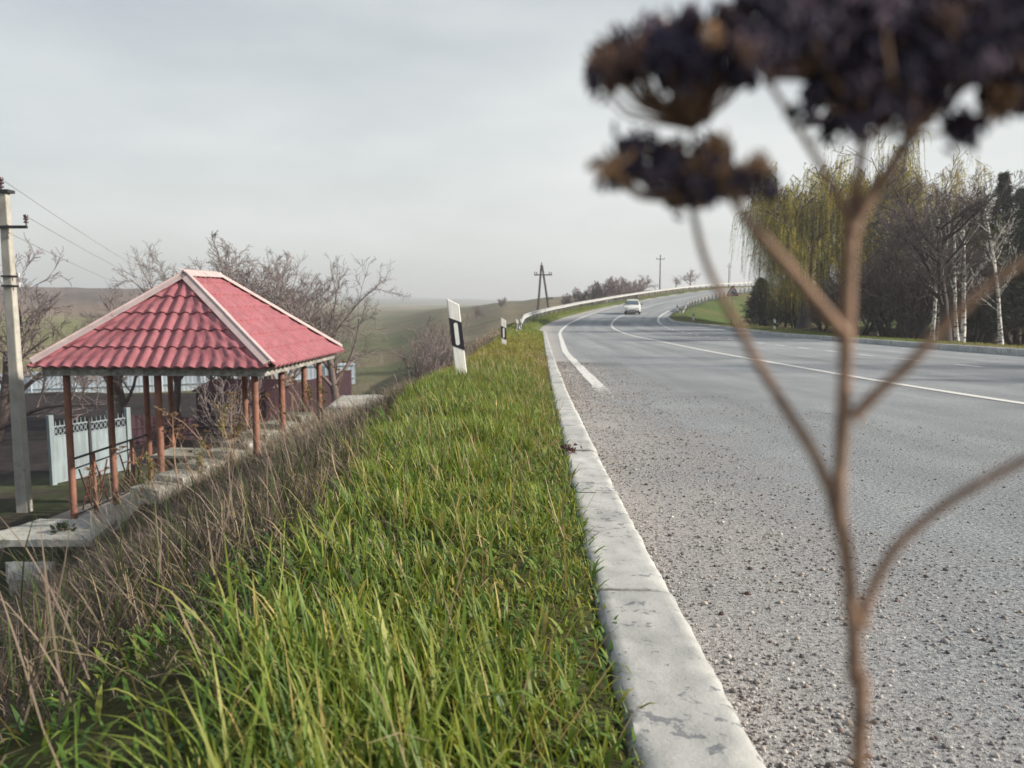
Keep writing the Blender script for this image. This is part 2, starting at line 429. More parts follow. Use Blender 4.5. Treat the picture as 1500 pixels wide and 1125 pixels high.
def build_ground():
    ang = np.concatenate([np.arange(-180, -46, 1.5), np.arange(-46, 46, .22), np.arange(46, 180, 1.5)])
    A = np.radians(ang); na = len(A)
    r = np.concatenate([np.geomspace(.12, 5, 110), np.geomspace(5.05, 90, 310), np.geomspace(92, 7000, 90)]); nr = len(r)
    X = np.outer(r, np.sin(A)); Y = np.outer(r, np.cos(A))
    Z = H(X, Y)
    V = np.stack([X, Y, Z], -1).reshape(-1, 3)
    idx = np.arange(nr * na).reshape(nr, na)
    a = idx[:-1]; b = idx[1:]
    Q = np.stack([a, b, np.roll(b, -1, 1), np.roll(a, -1, 1)], -1).reshape(-1, 4)
    V = np.concatenate([V, [[0, 0, h1(0, 0)]]])
    c = len(V) - 1
    T = np.stack([np.full(na, c), idx[0], np.roll(idx[0], -1)], -1)
    # ---- land cover colours
    x = V[:, 0]; y = V[:, 1]
    s, t = st_of(x, y); rr = np.hypot(x, y); az = np.degrees(np.arctan2(x, y))
    n1 = fbm(x / 9, y / 9, 21)[:, None]; n2 = fbm(x / 1.2, y / 1.2, 22)[:, None]; n3 = fbm(x / 45, y / 45, 23)[:, None]
    def L(*c): return np.array(c)[None, :]
    def mx(a, b, k): return a * (1 - k) + b * k
    C = mx(L(.105, .118, .06), L(.16, .14, .09), sstep(.35, .65, n1))          # meadow
    # green valley to the right of the pavilion
    hill = mx(L(.19, .165, .115), L(.145, .14, .092), sstep(.4, .65, n3 * .6 + n1 * .4))
    kh = (sstep(-8, -3, az) * sstep(25, 60, rr))[:, None]
    C = mx(C, hill, kh)
    lf = mx(L(.26, .225, .135), L(.20, .19, .09), sstep(.35, .65, n3))
    lf = mx(lf, L(.17, .17, .07), (sstep(120, 160, rr) * (1 - sstep(235, 255, rr)))[:, None])
    lf = mx(lf, L(.19, .14, .105), sstep(250, 265, rr)[:, None])
    scrub = mx(L(.085, .062, .058), L(.15, .11, .09), sstep(.3, .7, n1))
    lf = mx(lf, scrub, (sstep(305, 345, rr + 40 * (n3[:, 0] - .5)))[:, None])
    hl = np.exp(-((rr - 252 - 3 * np.sin(az * 1.3)) / 2.6) ** 2) * sstep(.35, .5, fbm(az * 1.5, rr * 0, 77) + .12)
    lf = mx(lf, L(.06, .05, .04), (hl * .9)[:, None])
    lf = lf * (1 + .10 * np.sin((az * 9 + n1[:, 0] * 3)) * (rr > 60))[:, None]
    kl = (1 - sstep(-21, -16, az)) * sstep(47.8, 49.2, y - .03 * x)
    C = mx(C, lf, kl[:, None])
    C = mx(C, mx(L(.24, .21, .15), L(.13, .14, .08), sstep(.4, .6, n3)), (sstep(380, 450, rr) * (1 - sstep(900, 1200, rr)) * sstep(-20, -15, az))[:, None])
    C = mx(C, mx(L(.10, .13, .10), L(.07, .085, .075), sstep(.4, .6, n3)), sstep(1300, 1800, rr)[:, None])
    # dark tilled garden behind the pavilion
    soil = mx(L(.028, .024, .026), L(.05, .042, .042), n2)
    kg = (1 - sstep(-15, -12, az)) * sstep(21, 24, rr) * (1 - sstep(47.8, 49.2, y - .03 * x))
    C = mx(C, soil, kg[:, None])
    yard = mx(L(.055, .05, .038), L(.045, .055, .025), sstep(.4, .65, n2))
    ky = (1 - sstep(-13, -9, az)) * (1 - sstep(20, 23, rr))
    C = mx(C, yard, ky[:, None])
    # bank and verge
    bank = mx(L(.15, .115, .085), L(.075, .085, .035), sstep(.4, .62, n2))
    kb = (t < -1.0) * (t > -7) * 1.0 * (1 - sstep(4.5, 6.5, -t)) * (1 - sstep(60, 80, s))
    C = mx(C, bank, kb[:, None])
    verge = mx(L(.05, .06, .022), L(.09, .085, .04), n2)
    kv = (t >= -1.6) & (t < .3)
    C = np.where(kv[:, None], verge, C)
    far_verge = mx(L(.12, .125, .04), L(.10, .14, .045), n1)
    C = np.where(((t >= -2.5) & (t < .3) & (s > 22))[:, None], far_verge, C)
    track = ((t < -4.5) & (t > -6.6) & (s > 28) & (s < 150))
    C = np.where(track[:, None], L(.085, .07, .06), C)
    grassR = mx(L(.085, .12, .035), L(.14, .125, .06), sstep(.4, .65, n1))
    wood = mx(L(.06, .046, .036), L(.10, .075, .05), n2)
    C = np.where((t > 8)[:, None], mx(grassR, wood, (sstep(14.5, 16, t) * (1 - sstep(60, 66, s)))[:, None]), C)
    me = np_mesh('ground', V, [Q, T], True, C)
    m, nt, b = new_mat('land_cover')
    at = N(nt, 'ShaderNodeAttribute'); at.attribute_name = 'col'
    co = objco(nt)
    f1 = noise_t(nt, co, 3.0, 9, .7); f2 = noise_t(nt, co, .22, 6, .6)
    g = ramp(nt, f1, [(.28, .55), (.72, 1.4)]); g2 = ramp(nt, f2, [(.3, .8), (.7, 1.2)])
    c = mixc(nt, 1.0, at.outputs['Color'], g, 'MULTIPLY'); c = mixc(nt, 1.0, c, g2, 'MULTIPLY')
    nt.links.new(c, b.inputs['Base Color']); b.inputs['Roughness'].default_value = 1.0
    b.inputs['Specular IOR Level'].default_value = .1
    bump(nt, b, noise_t(nt, co, 14, 8, .7), .7, .04)
    o = link('ground', me, m); tag(o, kind='structure')
build_ground()

# ------------------------------------------------------------------ road, markings, kerbs
def ribbon(name, s, tl, tr, dz, mat, cols=2, kind='structure', jitter=0.0, z=None):
    s = np.asarray(s, float); n = len(s)
    tl = np.broadcast_to(tl, n); tr = np.broadcast_to(tr, n)
    f = np.linspace(0, 1, cols)
    S2 = np.repeat(s[:, None], cols, 1); T2 = tl[:, None] * (1 - f) + tr[:, None] * f
    if jitter: T2 = T2 + (vnoise(S2 * 5, f * 7 + 0 * S2, 31) - .5) * jitter
    V = pt(S2, T2, dz).reshape(-1, 3)
    idx = np.arange(n * cols).reshape(n, cols)
    Q = np.stack([idx[:-1, :-1], idx[:-1, 1:], idx[1:, 1:], idx[1:, :-1]], -1).reshape(-1, 4)
    me = np_mesh(name, V, [Q], True, None, np.stack([T2.ravel(), S2.ravel()], -1))
    o = link(name, me, mat)
    if kind: tag(o, kind=kind)
    return o

m, nt, b = new_mat('worn_asphalt'); M['asphalt'] = m
uv = N(nt, 'ShaderNodeUVMap'); uv.uv_map = 'st'; UVo = uv.outputs[0]
sep = nt.nodes.new('ShaderNodeSeparateXYZ'); nt.links.new(UVo, sep.inputs[0])
grain = noise_t(nt, UVo, 85, 4, .85); mid = noise_t(nt, UVo, 28, 5, .7); big = noise_t(nt, UVo, .8, 6, .6)
mp = N(nt, 'ShaderNodeMapping'); mp.inputs['Scale'].default_value = (1.4, .06, 1); nt.links.new(UVo, mp.inputs[0])
lanes = noise_t(nt, mp.outputs[0], 1.0, 4, .55)
c = ramp(nt, grain, [(.36, (.085, .10, .115)), (.5, (.235, .258, .278)), (.63, (.46, .485, .50))])
c = mixc(nt, 1.0, c, ramp(nt, lanes, [(.32, .77), (.68, 1.17)]), 'MULTIPLY')
c = mixc(nt, 1.0, c, ramp(nt, big, [(.3, .86), (.7, 1.14)]), 'MULTIPLY')
# dust and sand swept against the kerb
def math_n(op, a, bb=None):
    nt = (a if isinstance(a, bpy.types.NodeSocket) else bb).id_data
    n = nt.nodes.new('ShaderNodeMath'); n.operation = op
    for i, v in enumerate((a, bb)):
        if v is None: continue
        if isinstance(v, (int, float)): n.inputs[i].default_value = v
        else: nt.links.new(v, n.inputs[i])
    return n.outputs[0]
tt = math_n('ADD', sep.outputs[0], math_n('MULTIPLY', math_n('SUBTRACT', big, .5), 2.2))
dust = ramp(nt, math_n('MULTIPLY', tt, .25), [(.04, 1.0), (.24, 0.0)])
dcol = ramp(nt, mid, [(.32, (.20, .185, .175)), (.5, (.43, .405, .385)), (.68, (.56, .54, .52))])
dcol = mixc(nt, .6, dcol, ramp(nt, grain, [(.36, (.09, .085, .085)), (.5, (.41, .39, .375)), (.64, (.64, .62, .60))]))
c = mixc(nt, math_n('MULTIPLY', dust, .8), c, dcol)
nt.links.new(c, b.inputs['Base Color']); b.inputs['Roughness'].default_value = .88
b.inputs['Specular IOR Level'].default_value = .35
hgt = math_n('ADD', math_n('MULTIPLY', grain, .6), math_n('MULTIPLY', mid, .8))
bump(nt, b, hgt, .85, .016)

s_road = np.concatenate([np.arange(-38, 0, 2), np.arange(0, 12, .25), np.arange(12, 60, .5), np.arange(60, 298, 1.0)])
left_edge = np.where(s_road < 40.2, .08, -.35)
ribbon('road', s_road, left_edge, KR(s_road) + np.where(s_road < 68, .04, .3), 0.0, M['asphalt'], 22)

m, nt, b = new_mat('worn_road_paint'); M['paint'] = m
uv = N(nt, 'ShaderNodeUVMap'); uv.uv_map = 'st'
k = ramp(nt, noise_t(nt, uv.outputs[0], 14, 8, .75), [(.40, 0.0), (.55, 1.0)])
nt.links.new(mixc(nt, k, (.30, .30, .30), (.66, .66, .63)), b.inputs['Base Color']); b.inputs['Roughness'].default_value = .8
def worn_paint(name, s_end, s_full):
    m, nt, b = new_mat(name)
    uv = N(nt, 'ShaderNodeUVMap'); uv.uv_map = 'st'; sp = nt.nodes.new('ShaderNodeSeparateXYZ'); nt.links.new(uv.outputs[0], sp.inputs[0])
    mr = nt.nodes.new('ShaderNodeMapRange'); nt.links.new(sp.outputs[1], mr.inputs[0])
    for i, v in ((1, s_end), (2, s_full), (3, -.20), (4, .30)): mr.inputs[i].default_value = v
    k = ramp(nt, math_n('ADD', noise_t(nt, uv.outputs[0], 11, 9, .78), mr.outputs[0]), [(.47, 0.0), (.53, 1.0)])
    b.inputs['Base Color'].default_value = (.66, .66, .64, 1); b.inputs['Roughness'].default_value = .8
    tr = nt.nodes.new('ShaderNodeBsdfTransparent'); mx_ = nt.nodes.new('ShaderNodeMixShader')
    nt.links.new(k, mx_.inputs[0]); nt.links.new(tr.outputs[0], mx_.inputs[1]); nt.links.new(b.outputs[0], mx_.inputs[2])
    nt.links.new(mx_.outputs[0], nt.nodes['Material Output'].inputs[0]); return m
M['paint_edge'] = worn_paint('worn_edge_paint', 6.2, 13.0)
M['paint'] = worn_paint('worn_line_paint', 0.0, 1.0)
tL = lambda s: np.interp(s, [0, 10, 20, 40, 52, 65, 80, 95, 300], [.58, .58, .52, .85, 1.25, 1.35, 1.0, .6, .5])
tC = lambda s: np.interp(s, [0, 10, 40, 60, 100, 300], [4.4, 4.3, 4.15, 4.35, 4.3, 4.2])
tR = lambda s: np.interp(s, [0, 40, 55, 300], [7.4, 7.4, 7.75, 7.75])
s = np.concatenate([np.arange(6.4, 60, .4), np.arange(60, 296, 1.0)])
ribbon('edge_line', s, tL(s) - .075, tL(s) + .075, .005, M['paint_edge'], 3, jitter=.02)
s = np.concatenate([np.arange(-36, 60, .5), np.arange(60, 296, 1.0)])
ribbon('centre_line', s, tC(s) - .065, tC(s) + .065, .005, M['paint'], 3, jitter=.015)
s = np.arange(56, 296, 1.0)
ribbon('edge_line', s, tR(s) - .08, tR(s) + .08, .005, M['paint'], 3, jitter=.015)
for k in range(24):
    a = 5.0 + k * 2.2
    if a > 55: break
    s = np.arange(a, a + .95, .1); ribbon('lane_dash', s, tR(s) - .06, tR(s) + .06, .005, M['paint'], 3, jitter=.015)

m, nt, b = new_mat('chipped_kerb_concrete'); M['kerb'] = m
co = objco(nt)
f = noise_t(nt, co, 9, 8, .65)
c = ramp(nt, f, [(.28, (.33, .345, .34)), (.5, (.46, .47, .455)), (.75, (.56, .565, .55))])
clus = math_n('MULTIPLY', math_n('SUBTRACT', noise_t(nt, co, 3.1, 4, .6), .5), .55)
k = ramp(nt, math_n('ADD', noise_t(nt, co, 34, 8, .7), clus), [(.575, 0.0), (.61, .85)])
c = mixc(nt, k, c, (.17, .185, .205))
c = mixc(nt, 1.0, c, ramp(nt, noise_t(nt, co, 1.3, 3, .5), [(.3, .84), (.7, 1.1)]), 'MULTIPLY')
uvk = N(nt, 'ShaderNodeUVMap'); uvk.uv_map = 'st'; spk = nt.nodes.new('ShaderNodeSeparateXYZ'); nt.links.new(uvk.outputs[0], spk.inputs[0])
wob = math_n('MULTIPLY', math_n('SUBTRACT', noise_t(nt, co, 30, 4, .6), .5), .03)
ph_ = math_n('ABSOLUTE', math_n('SUBTRACT', math_n('FRACT', math_n('ADD', math_n('ADD', spk.outputs[1], wob), 100.08)), .5))
jl = ramp(nt, ph_, [(.007, 1.0), (.017, 0.0)])
c = mixc(nt, math_n('MULTIPLY', jl, .85), c, (.085, .08, .07))
edge_dirt = ramp(nt, math_n('ADD', spk.outputs[0], math_n('MULTIPLY', math_n('SUBTRACT', noise_t(nt, co, 7, 6, .65), .5), .09)), [(.0, 1.0), (.012, 0.0)])
c = mixc(nt, math_n('MULTIPLY', edge_dirt, .55), c, (.12, .105, .075))
k = ramp(nt, noise_t(nt, co, 120, 4, .7), [(.6, 0.0), (.72, .7)])
c = mixc(nt, k, c, (.26, .26, .26))
nt.links.new(c, b.inputs['Base Color']); b.inputs['Roughness'].default_value = .92
bump(nt, b, mixc(nt, .5, noise_t(nt, co, 21, 8, .7), noise_t(nt, co, 140, 5, .7)), .45, .006)

def kerb(name, s0, s1, tfun, w, hgt, jphase, flip=1, fine=True):
    ss = []
    if fine:
        ss = list(np.arange(s0, min(3.2, s1), .012)) + list(np.arange(3.2, 9, .04)) + list(np.arange(9, s1, .12))
    else:
        ss = list(np.arange(s0, s1, .12))
    for j in np.arange(math.ceil(s0), s1, 1.0):
        ss += [j + jphase - .012, j + jphase - .004, j + jphase, j + jphase + .004, j + jphase + .012]
    ss = np.unique(np.round(np.array([q for q in ss if s0 <= q <= s1]), 4)); n = len(ss)
    prof = [(0.0, -.25), (0.0, hgt - .012), (.012, hgt)] + [(w * f, hgt) for f in (.2, .32, .44, .56, .68, .8, .88)] + [(w * .94, hgt - .004), (w * .985, hgt - .013), (w + .004, hgt - .035), (w + .008, hgt * .3), (w + .008, -.25)]
    K = len(prof)
    jd = np.abs((ss - jphase) - np.round(ss - jphase)); joint = np.clip(1 - jd / .011, 0, 1)
    stone = np.round(ss - jphase - .5).astype(int)
    rg = np.random.default_rng(5); off = rg.normal(0, .0022, 400); tilt = rg.normal(0, .0018, 400)
    T = np.empty((n, K)); Zo = np.empty((n, K))
    for k, (tq, zq) in enumerate(prof):
        nz = fbm(ss * 11, np.full(n, tq * 60), 41) - .5; ne = fbm(ss * 16, np.full(n, 3.7 + k * .05), 43) - .5
        chip = np.clip(fbm(ss * 9.5, np.full(n, tq * 40), 47) - .62, 0, 1) * (.022 if 2 <= k <= 10 else .01)
        T[:, k] = tfun(ss) + flip * (tq + off[stone % 400] + (ne * .016 if k >= 9 else (ne * .010 if k <= 2 else 0)))
        Zo[:, k] = zq + (nz * .0022 - chip - joint * .014 + tilt[stone % 400] if 1 <= k <= K - 3 else 0) - (np.clip(ne - .08, 0, 1) * .07 if 9 <= k <= 11 else 0)
    Vv = pt(np.repeat(ss[:, None], K, 1), T, Zo).reshape(-1, 3)
    idx = np.arange(n * K).reshape(n, K)
    Q = np.stack([idx[:-1, :-1], idx[:-1, 1:], idx[1:, 1:], idx[1:, :-1]], -1).reshape(-1, 4)
    if flip < 0: Q = Q[:, ::-1]
    me = np_mesh(name, Vv, [Q], True, None, np.stack([np.tile(np.array([q_[0] for q_ in prof]), n) + (0 if flip > 0 else .05), np.repeat(ss, K)], -1))
    try: me.set_sharp_from_angle(angle=rad(50))
    except Exception: pass
    tag(link(name, me, M['kerb']), kind='structure')
kerb('kerb', -1.2, 40.2, lambda s: 0 * s, .15, .115, .42)
kerb('kerb', -6, 68, lambda s: KR(s) + .17, .17, .15, .3, -1, False)

# ------------------------------------------------------------------ gravel
def build_gravel():
    t_ = (1 + 5 ** .5) / 2
    ico = np.array([(-1, t_, 0), (1, t_, 0), (-1, -t_, 0), (1, -t_, 0), (0, -1, t_), (0, 1, t_), (0, -1, -t_), (0, 1, -t_), (t_, 0, -1), (t_, 0, 1), (-t_, 0, -1), (-t_, 0, 1)]) / math.hypot(1, t_)
    tri = np.array([(0, 11, 5), (0, 5, 1), (0, 1, 7), (0, 7, 10), (0, 10, 11), (1, 5, 9), (5, 11, 4), (11, 10, 2), (10, 7, 6), (7, 1, 8), (3, 9, 4), (3, 4, 2), (3, 2, 6), (3, 6, 8), (3, 8, 9), (4, 9, 5), (2, 4, 11), (6, 2, 10), (8, 6, 7), (9, 8, 1)])
    n = 110000
    s = .35 + RNG.random(n) ** 2.3 * 15
    t = .165 + RNG.random(n) ** 2.0 * (1.0 + np.clip(3.2 - s * .33, .2, 2.6))
    keep = fbm(t * 3, s * 2, 71) + RNG.random(n) * .6 > .62
    s = s[keep]; t = t[keep]; n = len(s)
    r = .0007 + RNG.gamma(1.0, .00065, n); r = np.minimum(r, .0046) * (1 + .07 * s) * np.where(t < .95, 1.3, 1.0)
    P = pt(s, t, 0.0); P[:, 2] += r * .35
    V = ico[None] * (1 + RNG.normal(0, .16, (n, 12, 1)))
    V = V * r[:, None, None] * np.stack([np.full(n, 1.2), np.full(n, 1.0), np.full(n, .72)], -1)[:, None, :]
    a = RNG.random(n) * 6.28; ca, sa = np.cos(a)[:, None], np.sin(a)[:, None]
    V = np.stack([V[..., 0] * ca - V[..., 1] * sa, V[..., 0] * sa + V[..., 1] * ca, V[..., 2]], -1) + P[:, None, :]
    F = (tri[None] + (np.arange(n) * 12)[:, None, None]).reshape(-1, 3)
    base = np.array([(.10, .092, .09), (.17, .16, .155), (.28, .265, .255), (.42, .41, .39), (.13, .09, .08), (.34, .30, .265)])
    c = base[RNG.choice(6, n, p=[.18, .22, .24, .15, .05, .16])] * RNG.uniform(.8, 1.4, (n, 1))
    me = np_mesh('gravel', V.reshape(-1, 3), [F], False, np.repeat(c, 12, 0))
    tag(link('gravel', me, M['pebble']), 'loose gravel and grit scattered on the asphalt beside the pale kerb', 'gravel', kind='stuff')
build_gravel()

# ------------------------------------------------------------------ grass
def blades(nb, base, h, w, az, lean, curl, seg, prof, col_root, col_tip, twist=None):
    n = len(h)
    f = np.linspace(0, 1, seg + 1)
    d = np.stack([np.cos(az), np.sin(az), 0 * az], -1)
    side_a = az + PI / 2 if twist is None else twist
    sd = np.stack([np.cos(side_a), np.sin(side_a), 0 * az], -1)
    out = lean[:, None] * f + curl[:, None] * f ** 2.2
    upz = f[None, :] * np.sqrt(np.maximum(.12, 1 - .6 * out ** 2)) - .22 * np.maximum(0, curl[:, None]) * f[None, :] ** 3
    C = base[:, None, :] + d[:, None, :] * (out * h[:, None])[..., None]
    C[..., 2] += upz * h[:, None]
    ww = (w[:, None] * np.asarray(prof)[None, :])[..., None] * .5 * sd[:, None, :]
    V = np.empty((n, seg + 1, 2, 3)); V[:, :, 0] = C - ww; V[:, :, 1] = C + ww
    i = np.arange(n * (seg + 1) * 2).reshape(n, seg + 1, 2)
    Q = np.stack([i[:, :-1, 0], i[:, :-1, 1], i[:, 1:, 1], i[:, 1:, 0]], -1).reshape(-1, 4)
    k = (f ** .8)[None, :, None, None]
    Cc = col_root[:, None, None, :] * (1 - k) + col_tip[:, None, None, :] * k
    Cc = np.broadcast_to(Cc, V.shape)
    nb.add(V.reshape(-1, 3), Q, None, Cc.reshape(-1, 3))

def scatter(n, s0, s1, t0, t1, sp=1.0, clump=None, cseed=0, cthr=.0):
    s = s0 + (s1 - s0) * RNG.random(n) ** sp; t = t0 + (t1 - t0) * RNG.random(n)
    if clump:
        k = fbm(s / clump, t / clump, cseed) + RNG.random(n) * .35 > cthr
        s = s[k]; t = t[k]
    P = pt(s, t); P[:, 2] = H(P[:, 0], P[:, 1]) - .008
    return s, t, P

GP = [1.0, 1.0, .82, .5, .06]
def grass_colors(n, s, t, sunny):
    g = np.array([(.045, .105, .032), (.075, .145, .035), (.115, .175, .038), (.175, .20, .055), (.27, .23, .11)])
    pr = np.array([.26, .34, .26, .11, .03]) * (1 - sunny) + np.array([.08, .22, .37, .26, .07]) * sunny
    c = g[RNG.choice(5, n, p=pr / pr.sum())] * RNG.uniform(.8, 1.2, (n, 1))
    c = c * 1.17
    return c * np.array([.5, .58, .62]), c * np.array([1.55, 1.4, 1.1])  # roots darkened for shade between blades, besides thatch tone; tips yellower

def build_grass():
    nb = NB()
    zones = [(27000, .35, 2.2, -1.35, .012, 1.0), (34000, 2.2, 5.5, -1.5, .012, 1.0), (50000, 5.5, 13, -2.1, 0.0, 1.0), (44000, 13, 40, -2.2, 0.0, 1.0), (9000, 40, 90, -2.2, -.5, 1.0), (9000, 6, 68, 11.05, 14.6, 1.0)]
    for q, (n, s0, s1, t0, t1, _) in enumerate(zones):
        s, t, P = scatter(n, s0, s1, t0, t1, 1.0, .22 if q < 3 else 1.0, 51, .56 if q < 2 else (.5 if q < 3 else .34))
        if t0 < 0 and q < 4:
            k = -t < np.interp(s, [0, 1, 2, 4, 8, 14, 40], [.32, .40, .57, .92, 1.5, 1.7, 1.65]) * (.72 + .5 * fbm(s / .5, t / .5, 55)) + RNG.normal(0, .05, n if False else len(s))
            s, t, P = s[k], t[k], P[k]
        if t0 > 0: t = KR(s) + .2 + (t - 11.05); P = pt(s, t); P[:, 2] = H(P[:, 0], P[:, 1])
        n = len(s)
        ker = np.clip(-t / .42, 0, 1) if t0 < 0 else np.full(n, .3)
        tuft = fbm(s / .35, t / .35, 53)
        h = (.034 + .092 * ker) * (.10 + 1.85 * tuft ** 1.4) * RNG.uniform(.4, 1.4, n) * np.interp(s, [0, 2, 6, 9, 30], [1.15, 1.1, .9, .75, .85])
        far = np.interp(s, [0, 3, 8, 20, 60], [1, 1.15, 1.7, 3.4, 7])
        w = RNG.uniform(.0022, .0052, n) * far
        wide = RNG.random(n) < .09
        w = np.where(wide & (s < 8), w * 1.9, w); h = np.where(wide, h * 1.12, h)
        az = RNG.normal(2.6, 1.5, n)
        lean = np.abs(RNG.normal(.22, .22, n)); curl = np.abs(RNG.normal(.18, .28, n))
        cr, ct = grass_colors(n, s, t, (.1 + .6 * np.clip(1 + t / .9, 0, 1).mean()) if q < 3 else .6)
        if q < 3:
            warm = (np.clip(1.05 + t / .75, 0, 1) * RNG.uniform(.3, 1, n))[:, None]  # kerb side blades yellowed to suggest sun, fading towards the crest
            ct = ct * (1 - .45 * warm) + np.array([.25, .27, .045]) * .45 * warm; cr = cr * (1 - .25 * warm) + np.array([.17, .16, .05]) * .25 * warm
        yel = np.clip(sstep(9, 14, s), 0, 1)[:, None] * np.clip(1.25 - np.abs(s - 17)[:, None] / 22, .25, 1)
        ct = ct * (1 - .6 * yel) + np.array([.30, .25, .07]) * .6 * yel
        cr = cr * (1 - .5 * yel) + np.array([.20, .17, .06]) * .5 * yel
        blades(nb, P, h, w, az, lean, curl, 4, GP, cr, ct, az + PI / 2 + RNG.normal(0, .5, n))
    # low broad leaves and clover near the kerb
    s, t, P = scatter(14000, .4, 8, -.75, .015, 1.2, .3, 57, .40)
    n = len(s); az = RNG.random(n) * 6.28
    cr, ct = grass_colors(n, s, t, .3)
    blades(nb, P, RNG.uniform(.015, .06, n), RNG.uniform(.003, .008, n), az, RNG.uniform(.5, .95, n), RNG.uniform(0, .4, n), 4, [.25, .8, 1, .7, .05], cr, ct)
    # straw lying among the green
    s, t, P = scatter(3600, .4, 14, -1.5, .0)
    n = len(s); az = RNG.random(n) * 6.28
    c = np.array([.36, .29, .17]) * RNG.uniform(.6, 1.2, (n, 1))
    P[:, 2] += RNG.uniform(.0, .04, n)
    blades(nb, P, RNG.uniform(.04, .16, n), RNG.uniform(.0012, .003, n) * np.interp(s, [0, 5, 14], [1, 1.4, 3]), az, RNG.uniform(.35, .95, n), RNG.normal(0, .2, n), 4, [1, 1, .9, .8, .3], c * .8, c)
    me = nb.mesh('grass', True, True)
    tag(link('grass', me, M['grass']), 'bright green spring grass along the verge beside the concrete kerb', 'grass', kind='stuff')
build_grass()

DP = [.8, .7, .6, .5, .5, 1.5, 1.1, .1]
def build_dry():
    nb = NB()
    for q, (n, s0, s1, t0, t1) in enumerate([(46000, .2, 3.5, -3.2, -.36), (36000, 3.0, 9, -6.2, -.62), (26000, 8.0, 18, -6.0, -.95), (15000, 17, 42, -5.2, -1.35)]):
        s, t, P = scatter(n, s0, s1, t0, t1, 1.0, .8, 61, .40)
        pav = (P[:, 0] < -3.75 - (14.3 - P[:, 1]) * .44) & (P[:, 1] > 11.2) & (P[:, 1] < 17)
        stp = (P[:, 1] > 10.0) & (P[:, 0] < -5.75)
        slab = (P[:, 1] > 9.6) & (P[:, 0] < -5.4)
        top = (P[:, 0] < -2.3) & (P[:, 1] > 14.0) & (P[:, 1] < 17.0) & (P[:, 0] > -3.7)
        near_ = np.where(s > 5, -t > np.interp(s, [5, 8, 14, 40], [.95, 1.45, 1.6, 1.5]) + .25 * fbm(s / .8, t / .8, 65), True)
        k = ~(pav | stp | slab | top) & near_
        s, t, P = s[k], t[k], P[k]; n = len(s)
        edge = np.clip((-t - np.interp(s, [3, 8, 12], [.4, 1.35, 1.7])) / 1.2, .22, 1) * np.interp(s, [0, 2, 4, 8, 15], [.36, .45, .66, .95, 1.0])
        h = RNG.uniform(.12, .40, n) * edge * (.5 + .9 * fbm(s / 1.1, t / 1.1, 63))
        tall = RNG.random(n) < .06; h = np.where(tall, h * 1.5 + .06, h)
        h = h * (1 + .75 * sstep(7, 10, s) * sstep(2.0, 3.2, -t) * (1 - sstep(15, 18, s)))
        w = RNG.uniform(.0011, .0026, n) * np.interp(s, [0, 3, 8, 20, 45], [.45, 1.05, 1.9, 3.2, 6])
        az = RNG.normal(2.9, 1.1, n)
        lean = np.abs(RNG.normal(.38, .3, n)) * np.interp(s, [0, 4], [1.3, 1.0]); curl = np.abs(RNG.normal(.15, .22, n))
        g = np.array([(.21, .17, .14), (.29, .235, .195), (.15, .12, .11), (.38, .30, .21), (.055, .085, .03)])
        pr = [.27, .22, .2, .11, .2] if q < 3 else [.2, .33, .1, .33, .04]
        c = g[RNG.choice(5, n, p=pr)] * RNG.uniform(.75, 1.2, (n, 1))
        if q == 0:
            h = np.minimum(h, np.interp(s, [.2, 1.2, 3.5], [.07, .15, .26])); kk_ = ~((s < .9) & (t > -.8)) & (np.hypot(P[:, 0], P[:, 1]) > .8)
            P, h, w, az, lean, curl, c, s = P[kk_], h[kk_], w[kk_], az[kk_], lean[kk_], curl[kk_], c[kk_], s[kk_]; n = len(h)
        c = c * (1 + .45 * sstep(3, 8, s))[:, None]  # farther bank stalks brightened to stand for sun falling on them
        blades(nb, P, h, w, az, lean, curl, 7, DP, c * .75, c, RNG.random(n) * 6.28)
    # matted thatch lying on the slope
    s, t, P = scatter(52000, .2, 18, -6.0, -.42)
    k = ~((P[:, 1] > 10.2) & (P[:, 0] < -4.9)) & (-t > np.interp(s, [0, 2, 4, 8, 14], [.42, .55, .9, 1.5, 1.85]) + .25 * fbm(s / .8, t / .8, 65))
    s, t, P = s[k], t[k], P[k]; n = len(s); P[:, 2] += RNG.uniform(0, .07, n)
    az = RNG.random(n) * 6.28
    c = np.array([.24, .19, .15]) * RNG.uniform(.5, 1.25, (n, 1))
    gm = RNG.random(n) < .3
    c[gm] = np.array([.075, .11, .03]) * RNG.uniform(.7, 1.2, (gm.sum(), 1))
    blades(nb, P, RNG.uniform(.07, .24, n), RNG.uniform(.0015, .003, n) * np.interp(s, [0, 5, 18], [1, 1.6, 3.5]), az, RNG.uniform(.3, .95, n), RNG.normal(0, .25, n), 4, [1, 1, .9, .7, .2], c * .8, c)
    me = nb.mesh('dry_grass', True, True)
    tag(link('dry_grass', me, M['dry']), 'withered mauve brown grass and weeds covering the roadside bank', 'dry grass', kind='stuff')
build_dry()

# ------------------------------------------------------------------ trees
def perp(d, rg):
    v = np.cross(d, rg.normal(0, 1, 3)); return v / (np.linalg.norm(v) + 1e-9)

